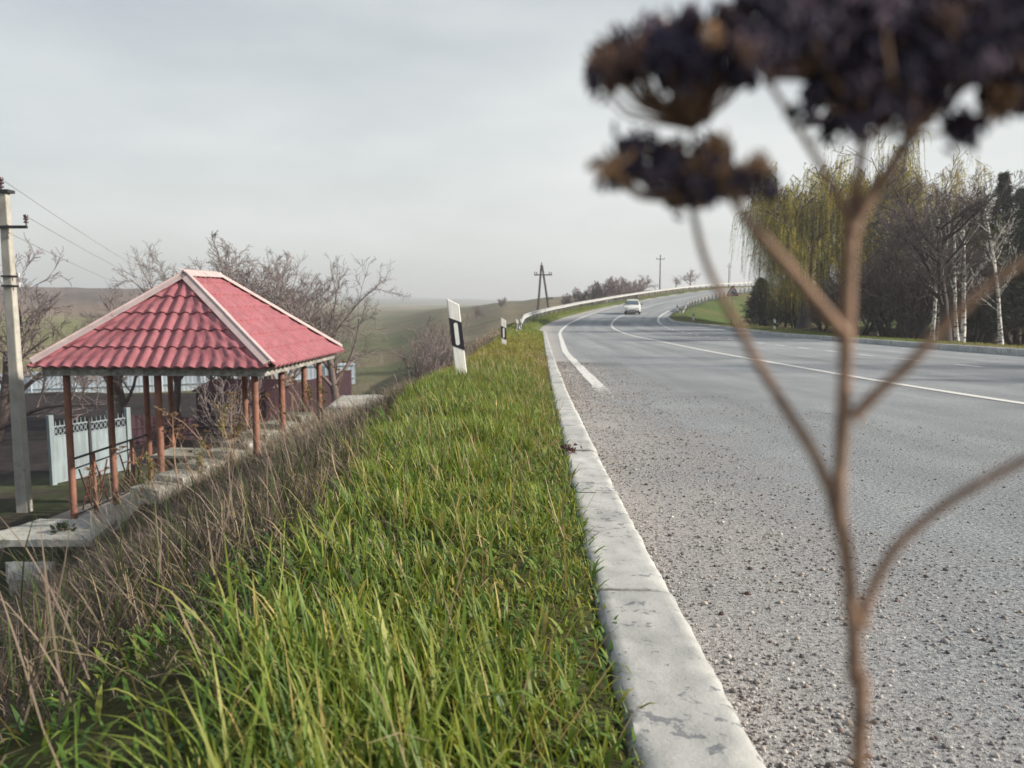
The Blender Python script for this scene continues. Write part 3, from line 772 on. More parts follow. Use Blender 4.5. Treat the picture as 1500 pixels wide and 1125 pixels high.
def grow(seed, trunk_len, trunk_r, first=.3, levels=4, kids=(7, 6, 5, 4), ratio=(.62, .6, .55, .5), ang=(45, 42, 40, 40),
         up=(.10, .06, .03, .0), wig=(.08, .14, .18, .2), lean=(0, 0), stems=1, stem_spread=.5, rfac=.52, minr=.004, flat=0.0):
    """returns per level lists of (pts K,3 ; radii K)"""
    rg = np.random.default_rng(seed)
    out = [[] for _ in range(levels + 1)]
    KS = [9, 7, 6, 5, 4]
    def branch(p, d, L, r, lev):
        K = KS[lev]; pts = [np.array(p, float)]; dd = np.array(d, float)
        for i in range(K - 1):
            dd = dd + rg.normal(0, wig[min(lev, 3)], 3) + np.array([0, 0, up[min(lev, 3)]])
            dd /= np.linalg.norm(dd)
            pts.append(pts[-1] + dd * L / (K - 1))
        pts = np.array(pts)
        tip = .45 if lev == 0 else .3
        R = np.maximum(r * np.linspace(1, tip, K), minr)
        out[lev].append((pts, R))
        if lev >= levels: return
        n = kids[lev]
        for c in range(n):
            f = first + (1 - first) * (c + rg.random()) / n if lev == 0 else .2 + .8 * (c + rg.random()) / n
            f = min(f, .999)
            x = f * (K - 1); i = min(int(x), K - 2); q = pts[i] + (pts[i + 1] - pts[i]) * (x - i)
            ax = pts[i + 1] - pts[i]; ax /= np.linalg.norm(ax)
            a = rad(ang[lev]) * rg.uniform(.65, 1.3)
            nd = ax * math.cos(a) + perp(ax, rg) * math.sin(a)
            nd[2] += .12 - flat * .2
            nd /= np.linalg.norm(nd)
            rl = R[i] * rfac * rg.uniform(.75, 1.1)
            branch(q, nd, L * ratio[lev] * rg.uniform(.65, 1.2) * (1.1 - .45 * f), rl, lev + 1)
    for k in range(stems):
        a = k / stems * 6.28 + rg.random()
        o = np.array([math.cos(a), math.sin(a), 0]) * trunk_r * (1.2 if stems > 1 else 0)
        d = np.array([lean[0], lean[1], 1.0]) + (np.array([math.cos(a), math.sin(a), 0]) * stem_spread * rg.uniform(.5, 1.1) if stems > 1 else 0)
        branch(o + np.array([0, 0, -.15]), d / np.linalg.norm(d), trunk_len * rg.uniform(.8, 1.05) if stems > 1 else trunk_len, trunk_r, 0)
    return out

def level_mesh(nb, br, sides, C=None):
    if not br: return
    P = np.stack([b[0] for b in br]); R = np.stack([b[1] for b in br])
    V, F = tubes(P, R, sides); nb.add(V, F, None, C)

def flare(br, k=1.5):
    for p, r in br:
        r[0] *= k; r[1] *= 1 + (k - 1) * .35

TREES = {}
def bare_proto(name, seed, trunk_mat, twig_mat, split=2, **kw):
    L = grow(seed, **kw)
    flare(L[0])
    a = NB(); b = NB()
    for i, br in enumerate(L):
        if i < split: level_mesh(a, br, 9 if i == 0 else 6)
        else: level_mesh(b, br, 4 if i == split else 3)
    TREES[name] = (a.mesh(name + '_trunk', True), b.mesh(name + '_crown', True), trunk_mat, twig_mat, L)

PH = {}
def proto_h(proto):
    if proto not in PH:
        z = 0
        for me in TREES[proto][:2]:
            a = np.empty(len(me.vertices) * 3, np.float32); me.vertices.foreach_get('co', a); z = max(z, float(np.percentile(a[2::3], 99.8)))
        PH[proto] = z
    return PH[proto]
def put_tree(kind, proto, loc, rz, scale, label, cat='tree', group=None):
    """scale: number, xyz, or ('top', z of the top, width factor)"""
    t = empty(kind, loc, rz, label, cat, group)
    if isinstance(scale, tuple) and scale[0] == 'top':
        k = (scale[1] - loc[2]) / proto_h(proto); scale = (k * scale[2], k * scale[2], k)
    t.scale = (scale,) * 3 if isinstance(scale, (int, float)) else scale
    me_t, me_c, mt, mc = TREES[proto][:4]
    link('trunk', me_t, mt, t); link('crown', me_c, mc, t)
    return t

bare_proto('walnut', 11, M['bark'], M['twig'], trunk_len=2.6, trunk_r=.13, first=.35, levels=4, kids=(8, 7, 6, 6), ratio=(1.0, .62, .55, .5), ang=(48, 42, 42, 45), minr=.0042, up=(.05, .05, .03, .01))
bare_proto('orchard', 23, M['bark'], M['twig'], trunk_len=2.0, trunk_r=.13, first=.25, levels=4, kids=(8, 7, 6, 6), ratio=(1.05, .62, .58, .55), ang=(42, 40, 42, 45), stems=2, stem_spread=.45, minr=.0045, up=(.1, .08, .04, .02))
bare_proto('spreading', 37, M['bark'], M['twig'], trunk_len=2.2, trunk_r=.15, first=.2, levels=4, kids=(9, 7, 6, 5), ratio=(1.2, .62, .55, .5), ang=(62, 44, 42, 45), minr=.006, up=(.0, .04, .03, .02), lean=(.35, 0))
bare_proto('dark_bare', 41, M['bark_dark'], M['twig_dark'], trunk_len=3.6, trunk_r=.15, first=.3, levels=4, kids=(10, 8, 6, 5), ratio=(.72, .62, .55, .5), ang=(45, 45, 45, 45), minr=.006, up=(.05, .06, .03, .02))
bare_proto('thicket', 53, M['bark_dark'], M['twig_dark'], trunk_len=2.6, trunk_r=.06, first=.12, levels=3, kids=(9, 8, 6), ratio=(.62, .55, .5), ang=(48, 48, 48), minr=.006, stems=6, stem_spread=.8, up=(.06, .04, .02, .02))
bare_proto('far_tree', 67, M['twig_far'], M['twig_far'], trunk_len=2.2, trunk_r=.20, first=.3, levels=3, kids=(9, 8, 7), ratio=(1.05, .62, .55), ang=(50, 45, 45), minr=.016, up=(.05, .06, .03, .02))
bare_proto('far_bush', 71, M['twig_far'], M['twig_far'], trunk_len=2.0, trunk_r=.07, first=.1, levels=3, kids=(8, 7, 5), ratio=(.6, .55, .5), ang=(42, 45, 45), minr=.014, stems=6, stem_spread=.7, up=(.08, .06, .03, .02))
bare_proto('twig_bush', 83, M['twig'], M['twig'], split=1, trunk_len=.75, trunk_r=.010, first=.15, levels=2, kids=(7, 5), ratio=(.5, .5), ang=(35, 40), minr=.0028, stems=11, stem_spread=.75, up=(.1, .05, .02, .02))
bare_proto('birch', 97, M['birch'], M['twig_dark'], split=2, trunk_len=6.8, trunk_r=.10, first=.28, levels=3, kids=(17, 8, 5), ratio=(.27, .55, .5), ang=(42, 40, 40), minr=.0055, wig=(.035, .12, .18, .2), up=(.04, .06, .0, -.02), rfac=.36)
bare_proto('birch_pale', 101, M['birch'], M['birch'], split=2, trunk_len=7.2, trunk_r=.10, first=.22, levels=3, kids=(15, 6, 4), ratio=(.30, .5, .5), ang=(45, 40, 40), minr=.0065, wig=(.04, .12, .16, .2), up=(.03, .06, .04, 0), rfac=.42, lean=(-.05, 0))

def leaf_quads(P, D, L, W, nz):
    """small diamond leaves: centre P, direction D"""
    n = len(P)
    S = np.cross(D, nz); S /= np.linalg.norm(S, axis=1, keepdims=True) + 1e-9
    V = np.stack([P, P + D * (L * .45)[:, None] + S * (W * .5)[:, None], P + D * L[:, None], P + D * (L * .45)[:, None] - S * (W * .5)[:, None]], 1)
    return V.reshape(-1, 3), np.arange(n * 4).reshape(n, 4)

def willow_proto(name, seed, hgt, rx, nstr, tint):
    rg = np.random.default_rng(seed)
    L = grow(seed, trunk_len=hgt * .42, trunk_r=.19, first=.35, levels=3, kids=(9, 7, 5), ratio=(.95, .6, .5), ang=(44, 45, 45), minr=.014, up=(.03, .10, .02, -.02), wig=(.07, .12, .16, .2))
    flare(L[0])
    a = NB(); level_mesh(a, L[0], 9); level_mesh(a, L[1], 6); level_mesh(a, L[2], 4); level_mesh(a, L[3], 3)
    ends = np.concatenate([b[0][2:] for b in L[2]] + [b[0][1:] for b in L[3]])
    ends = ends[ends[:, 2] > hgt * .25]
    sx = rx / (np.percentile(np.hypot(ends[:, 0], ends[:, 1]), 92)); sz = hgt * .97 / ends[:, 2].max()
    for V in a.V: V *= np.array([sx, sx, sz])
    ends = ends * np.array([sx, sx, sz])
    E_ = ends[rg.integers(0, len(ends), nstr)] + rg.normal(0, .12, (nstr, 3))
    K = 7; f = np.linspace(0, 1, K)
    outd = E_[:, :2] / (np.hypot(E_[:, 0], E_[:, 1])[:, None] + .3)
    ln = np.minimum(np.where(rg.random(nstr) < .4, rg.uniform(.3, 1.5, nstr), rg.uniform(1.0, 5.2, nstr)), np.maximum(.5, E_[:, 2] - rg.uniform(.2, 2.4, nstr)))
    P = np.repeat(E_[:, None], K, 1)
    sw = rg.uniform(.15, .6, nstr)[:, None] * np.sqrt(f)[None]
    P[..., 0] += outd[:, :1] * sw + rg.normal(0, .12, (nstr, 1)) * f + rg.normal(0, .07, (nstr, K)); P[..., 1] += outd[:, 1:] * sw + rg.normal(0, .12, (nstr, 1)) * f
    P[..., 2] += .18 * np.sin(f * PI)[None] - ln[:, None] * f[None] ** 1.15
    b = NB()
    pal = np.array([(.30, .29, .075), (.25, .27, .075), (.34, .30, .10), (.20, .16, .07), (.17, .12, .065)]) * np.array(tint)
    cs = pal[rg.choice(5, nstr, p=[.27, .25, .2, .16, .12])]
    V, F = tubes(P, np.full((nstr, K), .0065), 3)
    b.add(V, F, None, np.repeat(cs * .55, K * 3, 0))
    m = 34
    g = rg.random((nstr, m)) ** .9; x = g * (K - 1); i = np.minimum(x.astype(int), K - 2); fr = (x - i)[..., None]
    r = np.arange(nstr)[:, None]
    Q = P[r, i] * (1 - fr) + P[r, i + 1] * fr
    keep = (rg.random((nstr, m)) < rg.uniform(.35, 1, (nstr, 1)))
    Q = Q[keep]; cc = np.repeat(cs[:, None], m, 1)[keep] * rg.uniform(.7, 1.3, (len(Q), 1))
    D = rg.normal(0, .55, (len(Q), 3)) + np.array([0, 0, -.9]); D /= np.linalg.norm(D, axis=1, keepdims=True)
    V, F = leaf_quads(Q, D, rg.uniform(.05, .13, len(Q)), rg.uniform(.018, .04, len(Q)), rg.normal(0, 1, (len(Q), 3)))
    b.add(V, F, None, np.repeat(cc, 4, 0))
    TREES[name] = (a.mesh(name + '_trunk', True), b.mesh(name + '_crown', False, True), M['bark_dark'], M['leaf'])
willow_proto('willow', 131, 11.0, 5.2, 3600, (1.75, 1.62, 1.15))
willow_proto('willow_tall', 137, 14.0, 6.0, 2400, (1.75, 1.5, 1.2))
willow_proto('willow_small', 139, 6.0, 2.6, 900, (1.0, 1.1, .8))

def conifer_proto(name, seed, hgt, rad0, dens, col, taper=1.0, bare=.12):
    rg = np.random.default_rng(seed)
    a = NB(); b = NB()
    z = np.linspace(-.2, hgt, 9)
    tr = np.stack([rg.normal(0, .03, 9), rg.normal(0, .03, 9), z], -1)
    V, F = tubes(tr[None], np.linspace(.16, .015, 9)[None] * hgt / 8, 8); a.add(V, F)
    n = int(dens * hgt)
    zz = hgt * (bare + (1 - bare) * rg.random(n) ** .85)
    ang = rg.random(n) * 6.28
    lump = .75 + .5 * vnoise(ang * 1.6, zz * 1.1, seed)
    Lb = rad0 * (1.02 - (zz / hgt) ** taper) * lump * rg.uniform(.7, 1.1, n) + .1
    K = 4; f = np.linspace(0, 1, K)
    P = np.zeros((n, K, 3))
    P[..., 0] = np.cos(ang)[:, None] * Lb[:, None] * f; P[..., 1] = np.sin(ang)[:, None] * Lb[:, None] * f
    P[..., 2] = zz[:, None] + (rg.uniform(-.1, .35, n)[:, None] * f - .25 * f ** 2 * rg.random((n, 1))) * Lb[:, None]
    V, F = tubes(P, np.full((n, K), .012) * np.linspace(1.4, .5, K), 3); a.add(V, F)
    m = 34
    g = .15 + .85 * rg.random((n, m)) ** .8; x = g * (K - 1); i = np.minimum(x.astype(int), K - 2); fr = (x - i)[..., None]
    Q = P[np.arange(n)[:, None], i] * (1 - fr) + P[np.arange(n)[:, None], i + 1] * fr
    Q = Q + rg.normal(0, .07, Q.shape)
    c = np.array(col) * rg.uniform(.5, 1.35, (n, 1)); cc = np.repeat(c[:, None], m, 1).reshape(-1, 3) * rg.uniform(.75, 1.25, (n * m, 1))
    Q = Q.reshape(-1, 3)
    D = rg.normal(0, .6, Q.shape) + np.repeat(np.stack([np.cos(ang), np.sin(ang), .35 + 0 * ang], -1), m, 0); D /= np.linalg.norm(D, axis=1, keepdims=True)
    V, F = leaf_quads(Q, D, rg.uniform(.10, .24, len(Q)), rg.uniform(.03, .06, len(Q)), rg.normal(0, 1, Q.shape))
    b.add(V, F, None, np.repeat(cc, 4, 0))
    TREES[name] = (a.mesh(name + '_trunk', True), b.mesh(name + '_crown', False, True), M['bark_dark'], M['needle'])
conifer_proto('pine', 151, 9.0, 2.6, 62, (.040, .058, .036), 1.3, .1)
conifer_proto('spruce', 157, 9.5, 1.9, 60, (.045, .060, .040), .95, .08)
conifer_proto('juniper', 163, 4.6, 1.3, 80, (.05, .075, .075), 1.6, .03)  # bluish needles, lightened to put distance haze into their colour

def ground_at(u, d, dz=0.0):
    p = U(u, 500, d); return Vector((p.x, p.y, h1(p.x, p.y) + dz))

# left: bare trees behind the pavilion
def top_tree(kind, proto, u, d, vtop, rz, label, cat='tree', group=None, wf=1.0):
    return put_tree(kind, proto, ground_at(u, d), rz, ('top', U(u, vtop, d).z, wf), label, cat, group)
top_tree('bare_tree', 'walnut', 497, 27, 370, 2.2, 'bare tree with a forked trunk rising behind the right edge of the red roof', wf=.95)
top_tree('bare_tree', 'orchard', 408, 31, 372, .7, 'bare twin stemmed tree behind the right slope of the red roof')
top_tree('bare_tree', 'orchard', 338, 32, 350, 3.9, 'tall bare tree showing just behind the short ridge of the red roof')
top_tree('bare_tree', 'walnut', 252, 31, 358, 5.1, 'bare tree whose tip stands left of the red roof peak', wf=.8)
top_tree('bare_tree', 'spreading', -25, 27, 362, .3, 'bare wide tree spreading from behind the concrete utility pole at the left edge', wf=1.1)
top_tree('bare_shrub', 'orchard', 175, 34, 425, 1.3, 'low bare shrub above the left eave of the red roof', 'shrub')
top_tree('bare_shrub', 'orchard', 118, 46, 540, 4.4, 'small bare sapling standing in front of the pale sheet fence', 'shrub')
top_tree('bare_shrub', 'twig_bush', 330, 25, 545, 1.4, 'many stemmed bare bush behind the pavilion posts', 'shrub')
top_tree('twig_bush', 'twig_bush', 622, 14.0, 478, 0, 'leafless reddish twig bush on the bank left of the nearest marker post', 'shrub')
top_tree('twig_bush', 'twig_bush', 648, 17, 462, 2, 'leafless twig bush on the bank directly behind the nearest marker post', 'shrub')

# bushes and trees beyond the guardrail
far = [(700, 128, 'far_bush', .8), (735, 150, 'far_bush', .75), (832, 120, 'far_bush', .85), (850, 118, 'far_bush', 1.0), (868, 118, 'far_bush', 1.15), (885, 116, 'far_bush', 1.35), (903, 114, 'far_bush', 1.45), (915, 120, 'far_bush', 1.35), (928, 124, 'far_bush', 1.15)]
for k, (u, d, pr, sz) in enumerate(far):
    lab = ['sparse grey bush left of the A shaped wooden power pole, farther from it', 'sparse grey bush near the feet of the A shaped wooden power pole'][k] if k < 2 else 'bare mauve bush in the thicket behind the roadside guardrail'
    put_tree('bare_bush', pr, ground_at(u, d), k * 1.7, sz, lab, 'bush', None if k < 2 else 'bare bushes behind the guardrail')
put_tree('bare_tree', 'far_tree', ground_at(941, 138), 1.0, .98, 'small round bare tree behind the guardrail, right of the mauve bushes')
put_tree('bare_tree', 'far_tree', ground_at(1010, 165), 2.6, 1.05, 'bare round tree on the skyline where the road disappears')
put_tree('bare_tree', 'far_tree', ground_at(988, 172), .2, .72, 'smallest bare tree on the skyline, beside the larger round one')

# the wood on the right
top_tree('willow', 'willow', 1175, 54, 238, 1.0, 'yellow green weeping willow at the left end of the roadside wood', wf=.88)
top_tree('willow', 'willow_tall', 1318, 61, 198, 2.0, 'tallest weeping willow, rising behind the middle of the wood', wf=.8)
top_tree('willow', 'willow', 1245, 58, 222, 4.0, 'weeping willow between the leftmost one and the tallest one', wf=.85)
top_tree('willow', 'willow_small', 1448, 43, 322, 0, 'small greenish willow behind the leaning pale birch')
top_tree('juniper', 'juniper', 1112, 64, 408, 0, 'dark blue green conifer below the willow, next to the warning sign', 'conifer', wf=1.35)
top_tree('bare_tree', 'dark_bare', 1384, 29.5, 262, .4, 'dark bare tree with a dense rounded crown among the birches')
top_tree('bare_tree', 'dark_bare', 1318, 36, 300, 3.1, 'dark bare tree left of the group of birches, leaning over the verge')
top_tree('bare_tree', 'dark_bare', 1345, 41, 245, 5.0, 'tall thin dark bare tree behind the group of birches', wf=.9)
for k, (u, d, v, lab) in enumerate([(1262, 44, 390, 'dark leafless thicket under the hanging willow branches, farthest left'), (1300, 38, 355, 'dark leafless thicket left of the dark round crowned tree'), (1336, 34, 345, 'dark leafless thicket closest to the birch trunks'), (1205, 47, 440, 'low dark thicket behind the roadside marker post in front of the willow'), (1425, 39, 350, 'dark leafless thicket between the birch group and the leaning birch'), (1492, 36, 345, 'dark leafless thicket at the right edge of the wood'), (1128, 60, 425, 'dark thicket right of the dark conifer, under the edge of the willow'), (1165, 61, 415, 'dark thicket behind the trunk of the leftmost willow'), (1232, 60, 400, 'dark thicket between the trunks of the willows')]):
    top_tree('thicket', 'thicket', u, d, v, k * 1.1, lab, 'shrub')
top_tree('birch', 'birch', 1365, 31.5, 300, .5, 'leftmost slim white birch of the group by the kerb')
top_tree('birch', 'birch', 1373, 33.5, 282, 2.0, 'slim birch second from left in the group by the kerb')
o = top_tree('birch', 'birch', 1402, 30.5, 300, 3.7, 'birch leaning left within the group by the kerb'); o.rotation_euler = (.05, .05, 3.7)
top_tree('birch', 'birch', 1409, 31, 275, 5.3, 'thickest white birch, rightmost of the group by the kerb', wf=1.1)
top_tree('birch', 'birch_pale', 1467, 28.6, 262, 0.3, 'pale leaning birch standing alone at the right with bare white limbs')
top_tree('birch', 'birch', 1288, 43, 300, 1.2, 'distant thin birch half hidden by the dark thickets')
top_tree('conifer', 'spruce', 1456, 47, 258, .4, 'pointed dark spruce behind the lone pale birch')
for k, (u, d, v) in enumerate([(1503, 41, 280), (1530, 38, 262), (1420, 56, 300), (1482, 55, 280), (1375, 58, 320), (1555, 46, 250), (1515, 60, 270), (1335, 62, 335), (1290, 64, 350), (1240, 66, 370), (1200, 64, 385), (1150, 65, 405), (1440, 50, 335), (1400, 48, 345), (1512, 34, 300), (1475, 43, 310)]):
    lab = {0: 'dark pine at the right edge of the photo, beside the pointed spruce'}.get(k, 'dark pine standing deep in the shade of the wood')
    top_tree('pine', 'pine', u, d, v, k * 2.1, lab, 'conifer', None if k == 0 else 'pines at the back of the wood', 1.25)

o = put_tree('willow', 'willow_tall', Vector((27, 9.0, h1(27, 9.0))), .9, (1.0, 1.0, 1.0), 'unseen tall willow added beyond the right edge to shade the near road', 'tree')  # unseen willow added outside the frame so its shade crosses the near road

# ------------------------------------------------------------------ pavilion
PO = U(218.5, 536.5, 11.8)
gz_floor = -3.5
pav = empty('pavilion', (PO.x, PO.y, gz_floor), -rad(3.2), 'open wooden pavilion with a red metal tile hip roof on rusty posts', 'pavilion')
W_, D_ = 3.66, 3.92
EZ = -.97 - gz_floor; RZ = .37 - gz_floor
HW = W_ / 2
Y1, Y2 = 1.27, 2.62
xs = [-1.55, 1.42]; ysr = [.42, 1.6, 2.8, 3.72]
spots = [(xs[0], y) for y in ysr] + [(xs[1], y) for y in ysr] + [(-.1, .42), (-.06, 3.72)]
for x, y in spots:
    mb = MB(); mb.tube([(x, y, -.15), (x, y, 1.2), (x + .004, y, EZ - .13)], .052, 12)
    mb.build('post', M['rust_post'], pav, True)
z0 = EZ - .155; fh = .15
ov = .12
for a, bb in (((-HW + ov, ov, 0), (HW - ov, ov, 0)), ((-HW + ov, D_ - ov, 0), (HW - ov, D_ - ov, 0))):
    mb = MB(); mb.box(((a[0] + bb[0]) / 2, a[1], z0 + fh / 2), (bb[0] - a[0], .05, fh)); mb.build('fascia', M['fascia'], pav, bevel=.006)
for x in (-HW + ov + .025, HW - ov - .025):
    mb = MB(); mb.box((x, D_ / 2, z0 + fh / 2), (.05, D_ - 2 * ov - .052, fh)); mb.build('fascia', M['fascia'], pav, bevel=.006)
mb = MB()
for x in (-1.55, -.08, 1.42): mb.box((x, D_ / 2, z0 + .055 + .002), (.07, D_ - 2 * ov - .06, .10))
mb.build('ceiling_beam', M['fascia'], pav)

def roof_face(A, B, C, D):
    """A,B eave ends, C above B, D above A (D may equal C); waves run up the slope"""
    A, B, C, D = (np.array(q, float) for q in (A, B, C, D))
    e = (B - A); Lw = np.linalg.norm(e); e /= Lw
    up = (D - A) - e * np.dot(D - A, e); Ls = np.linalg.norm(up); up /= Ls
    nrm = np.cross(e, up)
    lx0 = np.dot(D - A, e); lx1 = np.dot(C - A, e)
    rows = []
    step = .35; nrow = int(math.ceil(Ls / step))
    for k in range(nrow):
        b0 = k * step; b1 = min(Ls, (k + 1) * step)
        rows.append((b0 - (.05 if k == 0 else .014), -.010)); rows.append((b0 - (.05 if k == 0 else .014), .024))
        for f in (.15, .5, 1.0): rows.append((b0 + (b1 - b0) * f, .024 * (1 - f)))
    n = int(Lw / .0165)
    V = []
    for b, off in rows:
        q = min(max(b, 0), Ls) / Ls
        a0 = lx0 * q; a1 = Lw + (lx1 - Lw) * q
        a = np.linspace(a0, max(a1, a0 + .001), n)
        wv = (.5 + .5 * np.cos(2 * PI * a / .19)); wv = wv ** .8 * .044
        P = A[None] + e[None] * a[:, None] + up[None] * b + nrm[None] * (wv + off)[:, None]
        V.append(P)
    V = np.array(V).reshape(-1, 3); idx = np.arange(len(rows) * n).reshape(len(rows), n)
    Q = np.stack([idx[:-1, :-1], idx[:-1, 1:], idx[1:, 1:], idx[1:, :-1]], -1).reshape(-1, 4)
    me = np_mesh('roof_sheet', V, [Q], True)
    try: me.set_sharp_from_angle(angle=rad(48))
    except Exception: pass
    o = link('roof_sheet', me, M['roof'], pav)
    # fixing screws of the sheet
    return o
FLc, FRc, BRc, BLc = (-HW, 0, EZ), (HW, 0, EZ), (HW, D_, EZ), (-HW, D_, EZ)
R1, R2 = (0, Y1, RZ), (0, Y2, RZ)
roof_face(FLc, FRc, R1, R1); roof_face(FRc, BRc, R2, R1); roof_face(BRc, BLc, R2, R2); roof_face(BLc, FLc, R1, R2)

def cap_strip(a, b, na, nb_, w=.115, lift=.092):
    """folded flashing along edge a-b; na, nb_ are the in-plane directions down the two faces"""
    a = Vector(a); b = Vector(b); na = Vector(na).normalized(); nb_ = Vector(nb_).normalized()
    mb = MB()
    seg = 2
    for k in range(seg):
        p = a + (b - a) * (k / seg); q = a + (b - a) * ((k + 1) / seg + (.02 if k < seg - 1 else 0))
        l = lift + .004 * k
        u1 = Vector((0, 0, l)); th = Vector((0, 0, .005))
        for s_ in (na, nb_):
            pts = [p + u1, q + u1, q + u1 + s_ * w, p + u1 + s_ * w]
            mb.prism(pts, (0, 0, 0), th)
        mb.tube([p + u1 + th, q + u1 + th], .016, 8)
    return mb
def facedirs(edge_a, edge_b, face_n1, face_n2):
    e = (Vector(edge_b) - Vector(edge_a)).normalized()
    r = []
    for n_ in (face_n1, face_n2):
        d = e.cross(Vector(n_)).normalized()
        if d.z > 0: d = -d
        r.append(d)
    return r
def fn(a, b, c): return (Vector(b) - Vector(a)).cross(Vector(c) - Vector(a)).normalized()
nF = fn(FLc, FRc, R1); nR = fn(FRc, BRc, R2); nB = fn(BRc, BLc, R2); nL = fn(BLc, FLc, R1)
for a, b_, n1, n2 in ((FLc, R1, nF, nL), (FRc, R1, nF, nR), (BRc, R2, nR, nB), (BLc, R2, nB, nL)):
    d1, d2 = facedirs(a, b_, n1, n2)
    cap_strip(a, b_, d1, d2).build('hip_cap', M['cap'], pav)
d1 = (Vector((1, 0, 0)) - nR * nR.x); d2 = (Vector((-1, 0, 0)) - nL * nL.x)
cap_strip((0, Y1 - .05, RZ), (0, Y2 + .05, RZ), d1, d2, .12, .100).build('ridge_cap', M['cap'], pav)
# railing along the left side
rl = None
mb = MB()
mb.tube([(xs[0], .42, 1.02), (xs[0], 3.72, 1.02)], .020, 8); mb.tube([(xs[0], .42, .86), (xs[0], 3.72, .86)], .014, 8)
mb.tube([(xs[0], .42, .12), (xs[0], 3.72, .12)], .012, 8)
mb.tube([(xs[0], 3.72, 1.02), (.6, 3.72, 1.02)], .018, 8); mb.tube([(xs[0], 3.72, .86), (.6, 3.72, .86)], .014, 8)
rl = mb.build('railing', M['black_steel'], pav, True)
for y in (1.01, 2.2, 3.26):
    mb = MB(); mb.box((xs[0], y, .5), (.05, .05, 1.04)); mb.build('railing_post', M['rust_post'], rl)
    mb = MB()
    for s_ in (-1, 1):
        c = Vector((xs[0], y, .45))
        mb.bar(c + Vector((0, s_ * .06, .38)), c + Vector((0, s_ * .36, -.30)), .022, .012)
        mb.bar(c + Vector((0, s_ * .40, .38)), c + Vector((0, s_ * .10, -.30)), .022, .012)
        mb.bar(c + Vector((.014, s_ * .14, .22)), c + Vector((.014, s_ * .34, .22)), .02, .012)
        mb.bar(c + Vector((.014, s_ * .17, -.10)), c + Vector((.014, s_ * .33, -.10)), .02, .012)
        mb.bar(c + Vector((.014, s_ * .15, .22)), c + Vector((.014, s_ * .17, -.10)), .02, .012)
    mb.build('lattice', M['rust_dark'], rl)
mb = MB(); mb.box((-.06, D_ / 2, -.055), (3.3, 3.75, .11)); mb.build('floor_slab', M['concrete'], pav, bevel=.01)

# table and bench inside
tb = empty('picnic_table', pav.matrix_basis @ Vector((-.05, 2.15, 0)), -rad(3.2), 'long pale board table standing inside the pavilion behind the weeds', 'table')
mb = MB()
for k in range(3): mb.box((0, -.26 + k * .26, .80 + .001 * k), (1.9, .25, .045))
mb.build('table_top', M['timber_table'], tb, bevel=.004)
for x in (-.75, .75):
    mb = MB(); mb.box((x, 0, .385), (.06, .5, .77)); mb.build('leg', M['rust_post'], tb)
bn = empty('bench', pav.matrix_basis @ Vector((.25, 1.35, 0)), -rad(3.2), 'narrow rusty red bench in front of the pale table in the pavilion', 'bench')
mb = MB(); mb.box((0, 0, .45), (1.7, .26, .045)); mb.build('seat', M['rust_post'], bn, bevel=.004)
for x in (-.7, .7):
    mb = MB(); mb.box((x, 0, .212), (.05, .22, .424)); mb.build('leg', M['rust_dark'], bn)

# ------------------------------------------------------------------ concrete slabs and steps
def rough_block(name, poly, z0, z1, mat, parent=None, sub=.07, amp=.012, seed=0):
    """irregular concrete block: plan polygon (quad), bottom z0, top z1, gently broken surface"""
    p = [Vector((q[0], q[1], 0)) for q in poly]
    nu = max(2, int((p[1] - p[0]).length / sub)); nv = max(2, int((p[3] - p[0]).length / sub))
    V = []; Fq = []
    def P(u, v): return (p[0] * (1 - u) + p[1] * u) * (1 - v) + (p[3] * (1 - u) + p[2] * u) * v
    for j in range(nv + 1):
        for i in range(nu + 1):
            q = P(i / nu, j / nv); e = min(i, nu - i, j, nv - j)
            n1 = mnoise.noise(Vector((q.x * 3, q.y * 3, seed))); n2 = mnoise.noise(Vector((q.x * 11, q.y * 11, seed + 5)))
            off = 0.0
            if e == 0: off = -.02 - .035 * max(0, n2)
            q = q + Vector((n1, n2, 0)) * (.035 if e == 0 else .0)
            V.append((q.x, q.y, z1 + amp * n1 + amp * .8 * n2 + off))
    idx = lambda i, j: j * (nu + 1) + i
    for j in range(nv):
        for i in range(nu): Fq.append((idx(i, j), idx(i + 1, j), idx(i + 1, j + 1), idx(i, j + 1)))
    per = [idx(i, 0) for i in range(nu)] + [idx(nu, j) for j in range(nv)] + [idx(i, nv) for i in range(nu, 0, -1)] + [idx(0, j) for j in range(nv, 0, -1)]
    b0 = len(V)
    for k in per: V.append((V[k][0], V[k][1], z0))
    m_ = len(per)
    for k in range(m_): Fq.append((per[k], b0 + k, b0 + (k + 1) % m_, per[(k + 1) % m_]))
    me = bpy.data.meshes.new(name); me.from_pydata(V, [], Fq); me.validate(); me.update()
    me.polygons.foreach_set('use_smooth', [True] * len(me.polygons))
    try: me.set_sharp_from_angle(angle=rad(35))
    except Exception: pass
    return link(name, me, mat, parent)
def xy(u, v, d): q = U(u, v, d); return (q.x, q.y)
tag(rough_block('concrete_slab', [xy(-40, 790, 10.75), xy(135, 788, 10.75), xy(172, 755, 11.75), xy(60, 757, 11.75)], -3.31, -3.19, M['slab'], seed=1), 'white weathered concrete slab in front of the nearest pavilion post', 'slab')
tag(rough_block('concrete_block', [xy(12, 838, 9.9), xy(62, 838, 9.9), xy(78, 812, 10.6), xy(8, 812, 10.6)], -3.75, -3.44, M['slab'], seed=2), 'small white concrete block sunk in the grass below the larger slab', 'block')
q = [xy(476, 597, 14.5), xy(600, 597, 14.5), xy(590, 579, 16.4), xy(500, 579, 16.4)]
tag(rough_block('concrete_landing', q, -2.35, -1.93, M['slab'], seed=3), 'flat pale concrete slab at the top of the steps on the bank', 'slab')
